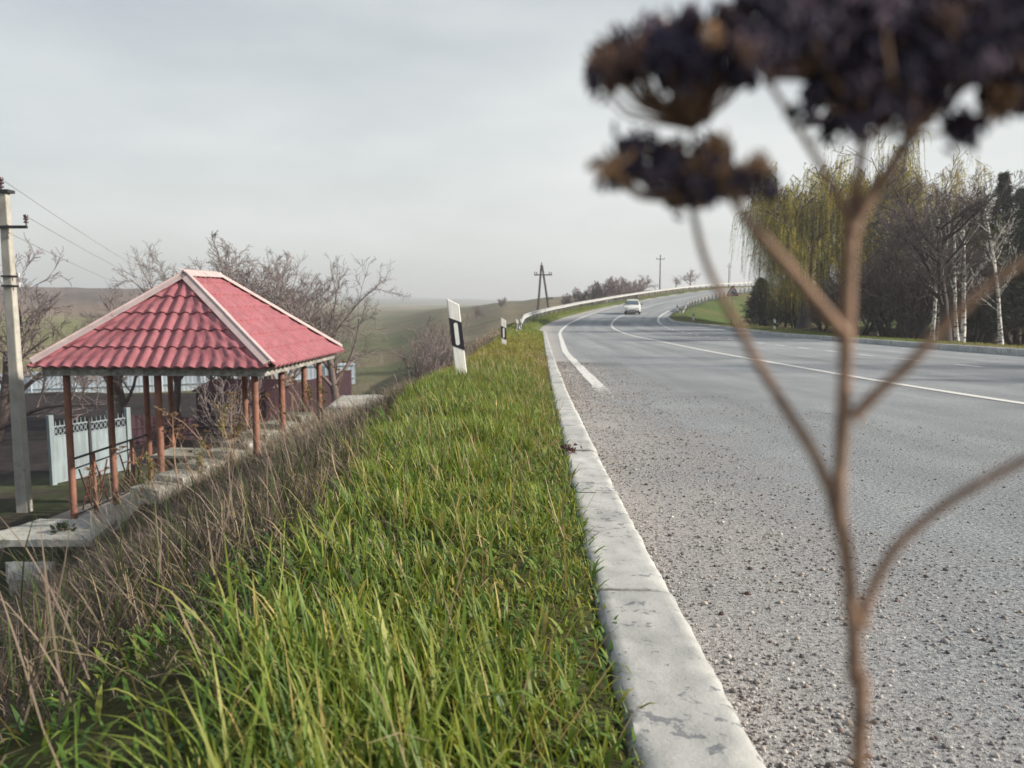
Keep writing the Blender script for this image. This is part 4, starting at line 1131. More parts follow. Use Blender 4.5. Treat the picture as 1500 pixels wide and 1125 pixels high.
sa = U(232, 722, 11.0); sb = U(462, 601, 14.3)
dirv = Vector((sb.x - sa.x, sb.y - sa.y, 0)); Ln = dirv.length; dirv.normalize(); nv = Vector((-dirv.y, dirv.x, 0))
st = empty('concrete_steps', (sa.x, sa.y, -3.6), 0, 'broken white concrete steps climbing the bank beside the pavilion', 'steps')
NS = 8
for k in range(NS):
    f0 = k / NS; f1 = (k + 1) / NS
    a = dirv * (Ln * f0 + .015); b2 = dirv * (Ln * f1 - .015)
    z = sa.z + (sb.z - sa.z) * (k + .6) / NS + 3.6
    wd = nv * .55
    rough_block('step', [(a.x, a.y), (b2.x, b2.y), (b2.x + wd.x, b2.y + wd.y), (a.x + wd.x, a.y + wd.y)], z - .75, z, M['slab'], st, seed=10 + k)

# trodden path past the pole
def path_strip(pts, w):
    c = np.array([[p.x, p.y] for p in pts]); n = 60
    f = np.linspace(0, len(c) - 1, n); i = np.minimum(f.astype(int), len(c) - 2); k = (f - i)[:, None]
    k = k * k * (3 - 2 * k)
    P = c[i] * (1 - k) + c[i + 1] * k
    d = np.gradient(P, axis=0); d /= np.linalg.norm(d, axis=1, keepdims=True); nn = np.stack([d[:, 1], -d[:, 0]], -1)
    cols = 9; o = np.linspace(-1, 1, cols)
    wj = w * (1 + .25 * (vnoise(np.arange(n) * .4, np.zeros(n), 5) - .5))
    G = P[:, None] + nn[:, None] * (o[None, :, None] * wj[:, None, None])
    Z = H(G[..., 0], G[..., 1]) + .03 - .06 * np.abs(o)[None] ** 4
    V = np.concatenate([G, Z[..., None]], -1).reshape(-1, 3)
    idx = np.arange(n * cols).reshape(n, cols)
    Q = np.stack([idx[:-1, :-1], idx[:-1, 1:], idx[1:, 1:], idx[1:, :-1]], -1).reshape(-1, 4)
    tag(link('path', np_mesh('path', V, [Q], True), M['path']), kind='structure')
path_strip([ground_at(-160, 11.6), ground_at(-20, 12.6), ground_at(70, 14.2), ground_at(140, 15.6), ground_at(200, 17.0), ground_at(230, 19)], .42)

# ------------------------------------------------------------------ utility pole and wires
pb = ground_at(20, 15.0)
pole = empty('utility_pole', pb, 0, 'square concrete utility pole with a black crossarm at the left edge', 'pole')
ht = U(4, 286, 15).z - pb.z
mb = MB(); mb.box((0, 0, (ht - .3) / 2), (.225, .20, ht + .3), taper=(.66, .7)); mb.build('shaft', M['pole_concrete'], pole, bevel=.018)
def insul(c, mat, k=1.0):
    m_ = MB(); m_.lathe([(.012 * k, 0), (.02 * k, .04 * k), (.062 * k, .05 * k), (.05 * k, .085 * k), (.028 * k, .09 * k), (.028 * k, .12 * k), (.068 * k, .13 * k), (.052 * k, .17 * k), (.03 * k, .175 * k), (.06 * k, .21 * k), (.05 * k, .25 * k), (.02 * k, .26 * k)], c, 14)
    return m_
za = U(9, 335, 15).z - pb.z
mb = MB(); mb.box((-.05, -.135, za), (1.04, .05, .055)); arm = mb.build('crossarm', M['black_steel'], pole, bevel=.004)
mb = MB(); mb.tube([(.455, -.135, za), (.455, -.135, za + .16)], .012, 8); pin = mb.build('pin', M['black_steel'], arm, True)
insul((.455, -.135, za + .04), M['insulator'], .72).build('insulator', M['insulator'], arm, True)
insul((-.52, -.135, za + .04), M['insulator'], .72).build('insulator', M['insulator'], arm, True)
mb = MB(); mb.box((0, 0, ht + .03), (.28, .22, .06)); capo = mb.build('top_bracket', M['black_steel'], pole, bevel=.004)
insul((-.05, 0, ht + .06), M['insulator'], .9).build('insulator', M['insulator'], pole, True)
for v in (405, 419):
    zc = U(15, v, 15).z - pb.z
    wdt = .225 * (1 - .34 * zc / ht)
    mb = MB(); mb.box((0, 0, zc), (wdt + .035, .22 * (1 - .3 * zc / ht) + .035, .035)); mb.bar((wdt / 2 + .01, -.06, zc), (wdt / 2 + .13, -.06, zc - .02), .02)
    cl = mb.build('clamp', M['black_steel'], pole)
    insul((wdt / 2 + .13, -.06, zc - .03), M['white_porcelain'], .33).build('insulator', M['white_porcelain'], cl, True)
fp = ground_at(338, 74)
fpole = empty('wooden_pole', fp, 0, 'slim far wooden pole carrying the wires, behind the bare trees past the roof', 'pole')
fh_ = U(338, 432, 74).z - fp.z
mb = MB(); mb.tube([(0, 0, -.3), (0, 0, fh_)], [.13, .09], 10); mb.build('shaft', M['wood_pole'], fpole, True)
mb = MB(); mb.box((0, 0, fh_ - .5), (1.4, .09, .1)); mb.build('crossarm', M['wood_pole'], fpole)
ends = [((-.05, 0, ht + .27), (-.55, 0, fh_)), ((.455, -.135, za + .2), (.0, 0, fh_ + .05)), ((.16, -.06, U(15, 405, 15).z - pb.z + .9), (.55, 0, fh_ - .35))]
for k, (a, b_) in enumerate(ends):
    a = Vector(a) + pb; b_ = Vector(b_) + fp
    if k == 2: a = Vector((pb.x + .09, pb.y - .08, U(9, 343, 15).z))
    pts = []
    for i in range(25):
        f = i / 24; p = a.lerp(b_, f); p.z -= 1.15 * 4 * f * (1 - f) * (.75 + .1 * k); pts.append(p)
    mb = MB(); mb.tube(pts, .0055, 5)
    if k == 2:
        for f in (4, 5):
            mb.lathe([(.006, -.02), (.02, -.015), (.022, .015), (.006, .02)], pts[1].lerp(pts[2], .2 + .35 * (f - 4)), 8)
    o = mb.build('overhead_wire', M['wire'], None, True)
    tag(o, ['topmost thin wire running from the concrete pole to the far trees', 'middle thin wire running from the end of the black crossarm', 'lowest thin wire with two small joints leaving the concrete pole'][k], 'wire')

# ------------------------------------------------------------------ fences and gate on the left
def V2(u, d): q = ground_at(u, d); return q
def sheet_fence(name, runs, hgt, mat, label, per=.2, amp=.012, post=None):
    t = empty(name, runs[0][0], 0, label, 'fence'); o0 = Vector(runs[0][0])
    for a, b_ in runs:
        a = Vector(a); b_ = Vector(b_); d = b_ - a; L = math.hypot(d.x, d.y); n = max(4, int(L / (per / 6)))
        nn = Vector((-d.y, d.x, 0)).normalized()
        V = []; F = []
        for i in range(n + 1):
            f = i / n; p = a + d * f; ph = (f * L / per) % 1.0
            w = amp * (1 if .15 < ph < .5 else (-1 if ph > .65 or ph < .02 else 0))
            p = p + nn * w - o0
            hh = hgt if isinstance(hgt, (int, float)) else hgt[0] + (hgt[1] - hgt[0]) * f
            for z in (-.05, hh): V.append((p.x, p.y, p.z + z))
            q = p + nn * .006
            for z in (hh, -.05): V.append((q.x, q.y, q.z + z))
        for i in range(n):
            for k in range(4): F.append((i * 4 + k, (i + 1) * 4 + k, (i + 1) * 4 + (k + 1) % 4, i * 4 + (k + 1) % 4))
        me = bpy.data.meshes.new('sheet'); me.from_pydata(V, [], F); me.update()
        link('sheet', me, mat, t)
        m_ = MB()
        hl = hgt if isinstance(hgt, (int, float)) else min(hgt)
        m_.bar(a - o0 + nn * -.04 + Vector((0, 0, hl * .9)), b_ - o0 + nn * -.04 + Vector((0, 0, hl * .9)), .04)
        m_.bar(a - o0 + nn * -.04 + Vector((0, 0, hl * .3)), b_ - o0 + nn * -.04 + Vector((0, 0, hl * .3)), .04)
        m_.build('rail', post or mat, t)
        for i in range(int(L / 2.5) + 1):
            p = a + d * min(1, i * 2.5 / L) - o0 + nn * -.09
            m_ = MB(); m_.box((p.x, p.y, p.z + hl / 2 - .1), (.06, .06, hl + .25)); m_.build('fence_post', post or mat, t)
    return t
za_ = lambda u, v, d: U(u, v, d)
# pale fence at the far side of the garden
a = V2(-90, 47); b_ = V2(520, 50)
sheet_fence('sheet_fence', [(a, b_)], (1.45, 1.35), M['fence_white'], 'long pale blue white sheet fence across the far side of the dark garden', .25, .004)
def lowz(p, v, d): return p
r1a = U(515, 575, 37); r1b = U(393, 575, 30)
r1a.z = h1(r1a.x, r1a.y) - .05; r1b.z = h1(r1b.x, r1b.y)
top = U(515, 541, 37).z - r1a.z
top2 = U(393, 571, 30).z - r1b.z
sheet_fence('metal_fence', [(r1a, r1b)], (top, top2), M['maroon'], 'dark maroon sheet fence running back from the slab beside the pavilion', .2, .014)
r2a = U(390, 600, 28.6); r2b = U(288, 600, 28.6); r2a.z = h1(r2a.x, r2a.y); r2b.z = h1(r2b.x, r2b.y)
# shed with a lean-to roof
sh = empty('shed', r2b.lerp(r2a, .5), 0, 'dark maroon metal shed behind the pavilion posts', 'shed')
sw = (r2a - r2b).length; shh = U(340, 571, 28.6).z - sh.location.z
mb = MB(); mb.box((0, .8, shh / 2 - .05), (sw, 1.6, shh - .1)); mb.build('wall', M['maroon'], sh)
mb = MB(); mb.prism([Vector((-sw / 2 - .1, -.12, shh - .05)), Vector((sw / 2 + .1, -.12, shh - .05)), Vector((sw / 2 + .1, 1.75, shh + .18)), Vector((-sw / 2 - .1, 1.75, shh + .18))], (0, 0, 0), (0, 0, .04)); mb.build('roof', M['maroon'], sh)
mb = MB(); mb.box((.2, -.012, shh * .42), (.8, .03, shh * .8)); dr = mb.build('door', M['rust_dark'], sh)
mb = MB(); mb.box((-.1, -.04, shh * .42), (.03, .03, .12)); mb.build('handle', M['black_steel'], dr)
r3a = U(284, 612, 26.5); r3b = U(186, 607, 24.5); r3a.z = h1(r3a.x, r3a.y); r3b.z = h1(r3b.x, r3b.y)
sheet_fence('metal_fence', [(r3b, r3a)], (U(186, 607, 24.5).z - r3b.z, U(284, 612, 26.5).z - r3a.z), M['maroon'], 'low dark maroon fence between the white gate and the shed', .2, .014)

ga = ground_at(66, 18.4); gb = ground_at(181, 20.3)
gd = gb - ga; gL = math.hypot(gd.x, gd.y); gr = math.atan2(gd.y, gd.x)
gate = empty('metal_gate', ga, gr, 'white metal yard gate with a spiked ornamental top behind the pavilion', 'gate')
gh = U(66, 626, 18.4).z - ga.z; ph = U(66, 610, 18.4).z - ga.z
def gz(x): return (gb.z - ga.z) * x / gL
pp = [0, gL * .47, gL * .745, gL]
for k, x in enumerate([0.0, gL * .745, gL]):
    mb = MB(); mb.box((x, 0, gz(x) + ph / 2 - .1), (.12 if k != 1 else .09, .10, ph + .2 - (.08 if k == 1 else 0))); mb.build('gate_post', M['shaded_white_paint'], gate, bevel=.006)
x0s = [.075, gL * .47 + .035, gL * .745 + .06]; x1s = [gL * .47 - .035, gL * .745 - .06, gL - .075]
for x0, x1 in zip(x0s, x1s):
    zc = gz((x0 + x1) / 2)
    mb = MB(); mb.box(((x0 + x1) / 2, 0, zc + (gh - .30) / 2 + .04), (x1 - x0, .02, gh - .30)); lf = mb.build('leaf', M['shaded_white_paint'], gate)
    mb = MB(); mb.box(((x0 + x1) / 2, 0, zc + gh - .02), (x1 - x0, .035, .03)); mb.box(((x0 + x1) / 2, 0, zc + gh - .24), (x1 - x0, .035, .03))
    n = int((x1 - x0) / .105)
    for i in range(n):
        x = x0 + (i + .5) * (x1 - x0) / n
        mb.box((x, 0, zc + gh + .055), (.018, .018, .13), taper=(.3, .3))
        w = (x1 - x0) / n * .5
        for s_ in (-1, 1):
            mb.bar((x - w * s_, .0, zc + gh - .225), (x, 0, zc + gh - .13), .014, .012); mb.bar((x, 0, zc + gh - .13), (x + w * s_, 0, zc + gh - .035), .014, .012)
        mb.tube([(x + .028 * math.cos(q_), 0, zc + gh - .13 + .028 * math.sin(q_)) for q_ in np.linspace(0, 2 * PI, 9)], .006, 5)
    mb.build('ornament', M['shaded_white_paint'], lf)
    mb = MB(); mb.box(((x0 + x1) / 2, .025, zc + gh - .13), (x1 - x0, .006, .19)); mb.build('backing_sheet', M['post_black'], lf)
mb = MB(); mb.box((gL * .47, -.02, gz(gL * .47) + gh / 2 + .06), (.06, .05, gh + .02)); mb.build('centre_bar', M['black_steel'], gate)

# ------------------------------------------------------------------ marker posts
def marker(base, hgt, yaw, lean, label, back=False, group=None, slope=.075):
    t = empty('marker_post', base, yaw, label, 'marker post', group); t.rotation_euler = (0, lean, yaw)
    w, dp = .118, .07
    def Xz(x, z): return (x, z)
    mb = MB()
    a = [(-w / 2, 0), (w / 2, 0), (w / 2, hgt - slope), (-w / 2, hgt)]
    mb.prism([Vector((x, -dp / 2, z - (.12 if z == 0 else 0))) for x, z in a], (0, 0, 0), (0, dp, 0))
    mb.build('post', M['post_white'], t, bevel=.008)
    zt = hgt - .195; hb = .29 if not back else .17; sl = .062
    mb = MB()
    g = .0025
    pl = [(-w / 2 - g, zt - hb), (w / 2 + g, zt - hb - sl), (w / 2 + g, zt - sl), (-w / 2 - g, zt)]
    mb.prism([Vector((x, -dp / 2 - g, z)) for x, z in pl], (0, 0, 0), (0, dp + 2 * g, 0))
    bd = mb.build('black_band', M['post_black'], t)
    if not back:
        rw, rh = .021, .095; cz = zt - hb / 2 - sl / 2
        pts = []
        for k in range(17):
            a_ = PI * k / 16; pts.append((rw * math.cos(a_), cz + rh + rw * math.sin(a_)))
        for k in range(17):
            a_ = PI + PI * k / 16; pts.append((rw * math.cos(a_), cz - rh + rw * math.sin(a_)))
        mb = MB(); mb.prism([Vector((x, -dp / 2 - g - .004, z)) for x, z in pts], (0, 0, 0), (0, .0035, 0)); mb.build('reflector', M['reflector'], bd)
    return t
def on_ground(u, d, dz=0.0): return ground_at(u, d, dz)
b1 = on_ground(676, 8.25); marker(b1, U(660, 440, 8.25).z - b1.z + .03, .12, -rad(6.2), 'largest white marker post with a black band, leaning left on the verge', slope=.075)
b1 = on_ground(738, 19.4); marker(b1, U(737, 465, 19.4).z - b1.z, .1, -rad(1), 'white marker post second nearest on the left verge, standing upright')
b1 = on_ground(757.5, 38.0); marker(b1, U(757, 467, 38).z - b1.z, .1, 0, 'white marker post on the left verge just before the guardrail starts')
b1 = on_ground(763.5, 41.0); marker(b1, U(763, 466, 41).z - b1.z, .1, 0, 'white marker post touching the sunken end of the left guardrail')
b1 = on_ground(1134, 44); marker(b1, U(1134, 467, 44).z - b1.z, -.1, 0, 'white and black marker post on the right verge in front of the willow', True)
for u, d, v, lab in ((1015, 60, 462, 'marker post alone on the grass right of the road bend'), (995, 72, 455, 'front marker post of the pair at the end of the right guardrail'), (991, 77, 452, 'rear marker post of the pair at the end of the right guardrail')):
    b1 = on_ground(u, d); marker(b1, max(.7, min(.95, U(u, v, d).z - b1.z)), -.1, 0, lab, True)

# ------------------------------------------------------------------ guardrails
def guardrail(s0, s1, toff, label, name, side, ramp_in=True, step=2.5):
    a0 = pt(s0, toff(s0)); t = empty(name, Vector(a0), 0, label, 'guardrail'); o0 = np.array(a0)
    s = np.arange(s0, s1, .8)
    prof = [(-.02, -.14), (.05, -.115), (.065, -.075), (-.03, -.02), (-.03, .02), (.065, .075), (.05, .115), (-.02, .14)]
    zc = .62 * np.ones_like(s)
    if ramp_in: zc = .02 + .60 * sstep(s0, s0 + 8, s)
    V = np.empty((len(s), len(prof), 3))
    for k, (dt, dz) in enumerate(prof):
        P = pt(s, toff(s) + side * dt); P[:, 2] = H(P[:, 0], P[:, 1]) if False else zroad(s) + .10
        P[:, 2] += zc + dz; V[:, k] = P - o0
    n, K = V.shape[:2]
    idx = np.arange(n * K).reshape(n, K)
    Q = np.stack([idx[:-1, :-1], idx[:-1, 1:], idx[1:, 1:], idx[1:, :-1]], -1).reshape(-1, 4)
    o = link('beam', np_mesh('beam', V.reshape(-1, 3), [Q], True), M['galv'] if side > 0 else M['galv_dark'], t)
    md = o.modifiers.new('thick', 'SOLIDIFY'); md.thickness = .006
    for sp in np.arange(s0 + 3, s1, step):
        p = pt(sp, toff(sp) - side * .09) - o0
        gx, gy = p[0] + o0[0], p[1] + o0[1]
        zb = h1(gx, gy) - o0[2] - .3; ztop = zroad(sp) + .10 - o0[2] + (float(np.interp(sp, s, zc)) + .10)
        m_ = MB(); m_.box((p[0], p[1], (zb + ztop) / 2), (.12, .10, max(.1, ztop - zb))); m_.build('post', M['galv_dark'], t)
    return t
guardrail(40.6, 205, lambda s: np.interp(s, [40, 48, 80, 300], [-1.25, -1.2, -1.55, -1.7]), 'long galvanised guardrail curving away along the left side of the road', 'guardrail', 1)
guardrail(76, 150, lambda s: 9.5 + 0 * np.asarray(s), 'guardrail on the right side of the bend, seen from behind on dark posts', 'guardrail', -1)

# ------------------------------------------------------------------ power poles
ap = ground_at(796, 105)
A = empty('power_pole', ap, 0, 'dark wooden A shaped power pole with a crossarm behind the guardrail', 'pole')
zt = U(793, 389, 105).z - ap.z
lx = lambda u: U(u, 450, 105).x - ap.x
for u in (787, 806):
    mb = MB(); mb.tube([(lx(u), 0, -.6), (lx(793) + (u - 796) * .006, 0, zt)], [.17, .12], 8); mb.build('leg', M['wood_pole'], A, True)
zx = U(793, 403, 105).z - ap.z
mb = MB(); mb.box((lx(795), -.16, zx), (lx(808) - lx(782), .12, .16)); ca = mb.build('crossarm', M['wood_pole'], A)
for u in (783, 786, 804, 807): insul((lx(u), -.16, zx + .05), M['insulator'], 1.3).build('insulator', M['insulator'], ca, True)
insul((lx(793), 0, zt - .05), M['insulator'], 1.5).build('insulator', M['insulator'], A, True)
zz_ = U(800, 438, 105).z - ap.z
mb = MB(); mb.bar((lx(799), -.1, zz_), (lx(810), -.1, zz_ + .1), .14); mb.build('brace', M['wood_pole'], A)
for u, d, vt, lab in ((965, 190, 374, 'slim single wooden power pole on the skyline left of the round bare tree'), (1065, 205, 386, 'slim power pole on the skyline just left of the willow')):
    b1 = ground_at(u, d); P = empty('power_pole', b1, 0, lab, 'pole'); z = U(u, vt, d).z - b1.z
    mb = MB(); mb.tube([(0, 0, -.5), (0, 0, z)], [.17, .12] if u < 1000 else [.11, .08], 8); mb.build('shaft', M['wood_pole'], P, True)
    mb = MB(); mb.box((0, -.16, z - 1.0), (2.0 if u < 1000 else 1.0, .12, .14 if u < 1000 else .08)); ca = mb.build('crossarm', M['wood_pole'], P)
    for x in ((-.9, .9) if u < 1000 else (-.42, .42)): insul((x, -.16, z - .95), M['insulator'], 1.3).build('insulator', M['insulator'], ca, True)

# ------------------------------------------------------------------ warning sign
sp_ = U(1073, 428, 66); gzs = h1(sp_.x, sp_.y)
S = empty('warning_sign', (sp_.x, sp_.y, gzs), -.12, 'red bordered triangular steep hill warning sign in front of the dark conifer', 'sign')
cz = sp_.z - gzs
mb = MB(); mb.tube([(0, .05, -.3), (0, .05, cz + .35)], .038, 10); mb.build('pole', M['galv_dark'], S, True)
def tri(h, y0, y1, c=0.0, rr=.06):
    P = []
    for k in range(3):
        a0 = PI / 2 + k * 2 * PI / 3
        ctr = Vector((math.cos(a0), 0, math.sin(a0))) * (h - 2 * rr)
        for j in range(7):
            a_ = a0 - PI / 3 + j * (2 * PI / 3) / 6
            P.append(ctr + Vector((math.cos(a_), 0, math.sin(a_))) * rr)
    return [p + Vector((0, 0, c)) for p in P]
mb = MB(); mb.prism(tri(.62, 0, 0, cz, .07), (0, 0, 0), (0, .012, 0)); pl = mb.build('plate', M['sign_red'], S)
mb = MB(); mb.prism(tri(.465, 0, 0, cz), (0, -.004, 0), (0, -.001, 0)); fc = mb.build('face', M['sign_white'], pl)
mb = MB()
mb.prism([Vector((x * 1.12, 0, cz + z * 1.12)) for x, z in ((-.23, -.15), (.25, -.15), (.25, -.03), (.2, -.035))], (0, -.008, 0), (0, -.005, 0))
mb.prism([Vector((x * 1.12, 0, cz + z * 1.12)) for x, z in ((-.12, -.07), (.10, -.015), (.10, .02), (.06, .03), (.035, .085), (-.04, .07), (-.06, .015), (-.12, -.02))], (0, -.008, 0), (0, -.005, 0))
mb.build('symbol', M['sign_black'], fc)

# ------------------------------------------------------------------ car
cs, ct = 75.0, 5.05
cp = pt(cs, ct, .004)
car = empty('car', Vector(cp), -float(head(cs)) + .10, 'white hatchback car driving towards the viewer on the road bend', 'car')
grade = math.atan((zroad(cs + 2) - zroad(cs - 2)) / 4); car.scale = (.88, .9, .9); car.rotation_euler = (grade, 0, -float(head(cs)) + .10)
# stations along y (front at y = 0 towards the viewer, rear +4.1): (y, z_bottom, z_belt, half_belt, z_top, half_top)
ST = [(-.02, .34, .52, .55, .56, .48), (.06, .26, .66, .74, .70, .62), (.35, .22, .78, .82, .82, .66), (.95, .2, .88, .835, .93, .68), (1.15, .2, .91, .84, .97, .68), (1.75, .2, .94, .845, 1.40, .60), (2.3, .2, .95, .845, 1.47, .60), (3.0, .2, .96, .84, 1.46, .59), (3.55, .2, .97, .82, 1.34, .57), (3.95, .26, .95, .78, 1.0, .6), (4.08, .34, .85, .70, .88, .55)]
V = []; F = []
for y, zb, zl, hb, zt2, htp in ST:
    ring = [(-hb * .92, zb), (-hb, zb + .12), (-hb * 1.01, (zb + zl) / 2 + .05), (-hb * .985, zl), (-htp, zt2 - .03), (-htp * .6, zt2), (0, zt2 + .012), (htp * .6, zt2), (htp, zt2 - .03), (hb * .985, zl), (hb * 1.01, (zb + zl) / 2 + .05), (hb, zb + .12), (hb * .92, zb)]
    V += [(x, y, z) for x, z in ring]
K = 13
for i in range(len(ST) - 1):
    for k in range(K - 1): F.append((i * K + k + 1, i * K + k, (i + 1) * K + k, (i + 1) * K + k + 1))
    F.append((i * K, i * K + K - 1, (i + 1) * K + K - 1, (i + 1) * K))
F.append(tuple(range(K))); F.append(tuple(reversed([(len(ST) - 1) * K + k for k in range(K)])))
me = bpy.data.meshes.new('body'); me.from_pydata(V, [], F); me.validate(); me.update()
me.polygons.foreach_set('use_smooth', [True] * len(me.polygons))
try: me.set_sharp_from_angle(angle=rad(42))
except Exception: pass
link('body', me, M['car_white'], car)
def plate(name, pts, th, mat, par=car):
    n_ = fn(pts[0], pts[1], pts[2])
    m_ = MB(); m_.prism([Vector(p) for p in pts], n_ * .002, n_ * (.002 + th)); return m_.build(name, mat, par)
plate('windscreen', [(-.70, 1.145, .975), (.70, 1.145, .975), (.565, 1.70, 1.375), (-.565, 1.70, 1.375)], .012, M['glass'])
for sx in (-1, 1):
    p = [(sx * .842, 1.42, .97), (sx * .842, 3.45, .99), (sx * .625, 3.35, 1.36), (sx * .635, 1.85, 1.385)]
    if sx > 0: p = p
    else: p = p[::-1]
    plate('side_window', p, .012, M['glass'])
    mb = MB(); mb.box((sx * .93, 1.42, 1.0), (.17, .09, .13)); mb.bar((sx * .84, 1.42, .96), (sx * .9, 1.42, .98), .04); mb.build('mirror', M['car_white'] if sx < 0 else M['car_black'], car, bevel=.02)
    mb = MB(); mb.prism([Vector((sx * .44, -.01 + .0, .60)), Vector((sx * .70, .05, .62)), Vector((sx * .76, .16, .74)), Vector((sx * .50, .06, .72))] if sx > 0 else [Vector((sx * .50, .06, .72)), Vector((sx * .76, .16, .74)), Vector((sx * .70, .05, .62)), Vector((sx * .44, -.01, .60))], (0, -.035, 0), (0, .10, 0)); mb.build('headlight', M['lens'], car)
    mb = MB(); mb.box((sx * .62, .005, .40), (.20, .07, .09)); mb.build('fog_lamp', M['car_black'], car)
mb = MB(); mb.box((0, -.02, .42), (.66, .06, .13)); gr_ = mb.build('grille', M['car_black'], car, bevel=.01)
mb = MB(); mb.box((0, -.01, .27), (1.50, .14, .12)); mb.build('bumper_skirt', M['car_black'], car, bevel=.02)
mb = MB(); mb.box((0, -.045, .345), (.52, .02, .11)); mb.build('number_plate', M['sign_white'], car)
mb = MB(); mb.box((0, 1.12, .965), (1.3, .06, .02)); mb.build('wiper', M['car_black'], car)
for x in (-.74, .74):
    for y in (.78, 3.3):
        w = MB(); n = 20
        prof = [(.2, -.09), (.29, -.095), (.305, -.06), (.305, .06), (.29, .095), (.2, .09)]
        vs = []; fs = []
        for r_, o_ in prof:
            for k in range(n): vs.append((x + o_, y + r_ * math.cos(2 * PI * k / n), .305 + r_ * math.sin(2 * PI * k / n)))
        for i in range(len(prof) - 1):
            for k in range(n): fs.append((i * n + k, i * n + (k + 1) % n, (i + 1) * n + (k + 1) % n, (i + 1) * n + k))
        w.add(vs, fs); wh = w.build('wheel', M['tyre'], car, True)
        w = MB(); w.tube([(x - .085, y, .305), (x + .085, y, .305)], .198, 20); w.build('rim', M['rim'], wh)

# ------------------------------------------------------------------ dry weeds by the steps
def weed(base, top, kind, label, seed, r=.007):
    rg = np.random.default_rng(seed)
    base = Vector(base); top = Vector(top)
    t = empty('dry_weed', base, 0, label, 'weed')
    d = top - base; L = d.length
    side = Vector((rg.normal(), rg.normal(), 0)) * .05 * L
    pts = [Vector((0, 0, -.1))] + [d * f + side * math.sin(f * PI) + (Vector((-.25, 0, -.10)) * L * f ** 4 if kind == 'arch' else Vector((0, 0, 0))) for f in (.25, .5, .75, 1.0)]
    mb = MB(); mb.tube(pts, [r * 1.3, r * 1.15, r, r * .8, r * .5], 6)
    brs = []
    for k in range({'umbel': 4, 'leafy': 9, 'arch': 0, 'stalk': 4}[kind]):
        f = rg.uniform(.45, .95); i = min(int(f * 4), 3); p = pts[i].lerp(pts[i + 1], f * 4 - i)
        a = rg.random() * 6.28; e = p + Vector((math.cos(a) * .5, math.sin(a) * .5, .8)) * L * rg.uniform(.1, .28)
        mb.tube([p, p.lerp(e, .5) + Vector((0, 0, -.01)), e], [r * .6, r * .5, r * .35], 5); brs.append((p, e))
    mb.build('stem', M['stem_far'], t, True)
    tips = [pts[-1]] + [e for p, e in brs]
    if kind in ('umbel', 'stalk'):
        for j, q in enumerate(tips):
            nb = NB()
            rr = (.10 if j == 0 else .05) * (1 if kind == 'umbel' else .6)
            n = 60 if j == 0 else 30
            P = np.array(q)[None] + np.stack([rg.normal(0, rr * .5, n), rg.normal(0, rr * .5, n), rg.normal(0, rr * .12, n)], -1)
            D = rg.normal(0, .4, (n, 3)) + np.array([0, 0, 1]); D /= np.linalg.norm(D, axis=1, keepdims=True)
            V, F = leaf_quads(P, D, np.full(n, .035), np.full(n, .018), rg.normal(0, 1, (n, 3)))
            c = np.array([.22, .14, .10]) * rg.uniform(.5, 1.3, (n, 1)); nb.add(V, F, None, np.repeat(c, 4, 0))
            link('seed_head', nb.mesh('seed_head', False, True), M['leaf'], t)
    else:
        nb = NB()
        segs = brs if brs else [(pts[-2], pts[-1])]
        for p, e in segs + [(pts[2], pts[4])]:
            n = 10
            f = rg.random((n, 1)); P = np.array(p)[None] * (1 - f) + np.array(e)[None] * f
            D = rg.normal(0, 1, (n, 3)); D /= np.linalg.norm(D, axis=1, keepdims=True)
            V, F = leaf_quads(P, D, rg.uniform(.03, .065, n), rg.uniform(.015, .032, n), rg.normal(0, 1, (n, 3)))
            c = (np.array([.24, .22, .07]) if kind == 'leafy' else np.array([.30, .22, .15])) * rg.uniform(.6, 1.3, (n, 1)); nb.add(V, F, None, np.repeat(c, 4, 0))
        link('foliage', nb.mesh('weed_leaves', False, True), M['leaf'], t)
M['stem_far'] = simple('pale_dry_stalk', (.34, .23, .15), .8, var=.25, scale=12)
WD = [(268, 720, 253, 608, 11.0, 'umbel', 'dry weed with a flat seed head in front of the middle front post'),
      (338, 672, 262, 580, 11.8, 'arch', 'long arching dry stalk bending left across the pavilion opening'),
      (352, 665, 318, 592, 12.0, 'leafy', 'weed with small yellow green leaves in the pavilion opening'),
      (372, 655, 338, 588, 12.3, 'leafy', 'leafy weed just left of the front corner post of the pavilion'),
      (356, 668, 340, 578, 11.8, 'umbel', 'tall umbel weed standing between the leafy weeds by the corner post'),
      (318, 690, 285, 625, 11.6, 'stalk', 'straight dry stalk leaning left in front of the pale table'),
      (300, 700, 262, 640, 11.4, 'stalk', 'short dry stalk leaning left beside the flat headed weed'),
      (402, 640, 372, 575, 12.6, 'stalk', 'thin dry stalk crossing the front corner post'),
      (420, 630, 392, 580, 13.0, 'stalk', 'thin dry stalk between the corner post and the second side post'),
      (440, 620, 428, 560, 13.5, 'umbel', 'small umbel weed in front of the maroon fence, left'),
      (462, 610, 448, 556, 14.0, 'leafy', 'yellowish weed beside the third side post of the pavilion'),
      (476, 603, 470, 566, 14.3, 'leafy', 'low yellowish weed at the foot of the last side post'),
      (176, 742, 168, 660, 11.2, 'stalk', 'thin dry stalk right of the lattice railing near the slab'),
      (200, 735, 205, 668, 11.1, 'leafy', 'scrubby weed in front of the lattice railing'),
      (228, 728, 222, 672, 11.1, 'leafy', 'scrubby weed at the foot of the middle front post'),
      (150, 752, 132, 688, 11.3, 'stalk', 'thin dry stalk in front of the railing near the nearest post'),
      (508, 588, 503, 545, 15.5, 'umbel', 'umbel weed at the end of the maroon fence above the landing slab'),
      (290, 712, 300, 650, 11.3, 'leafy', 'scrubby weed on the lower steps'),
      (330, 690, 345, 640, 11.7, 'stalk', 'dry stalk leaning right above the middle steps')]
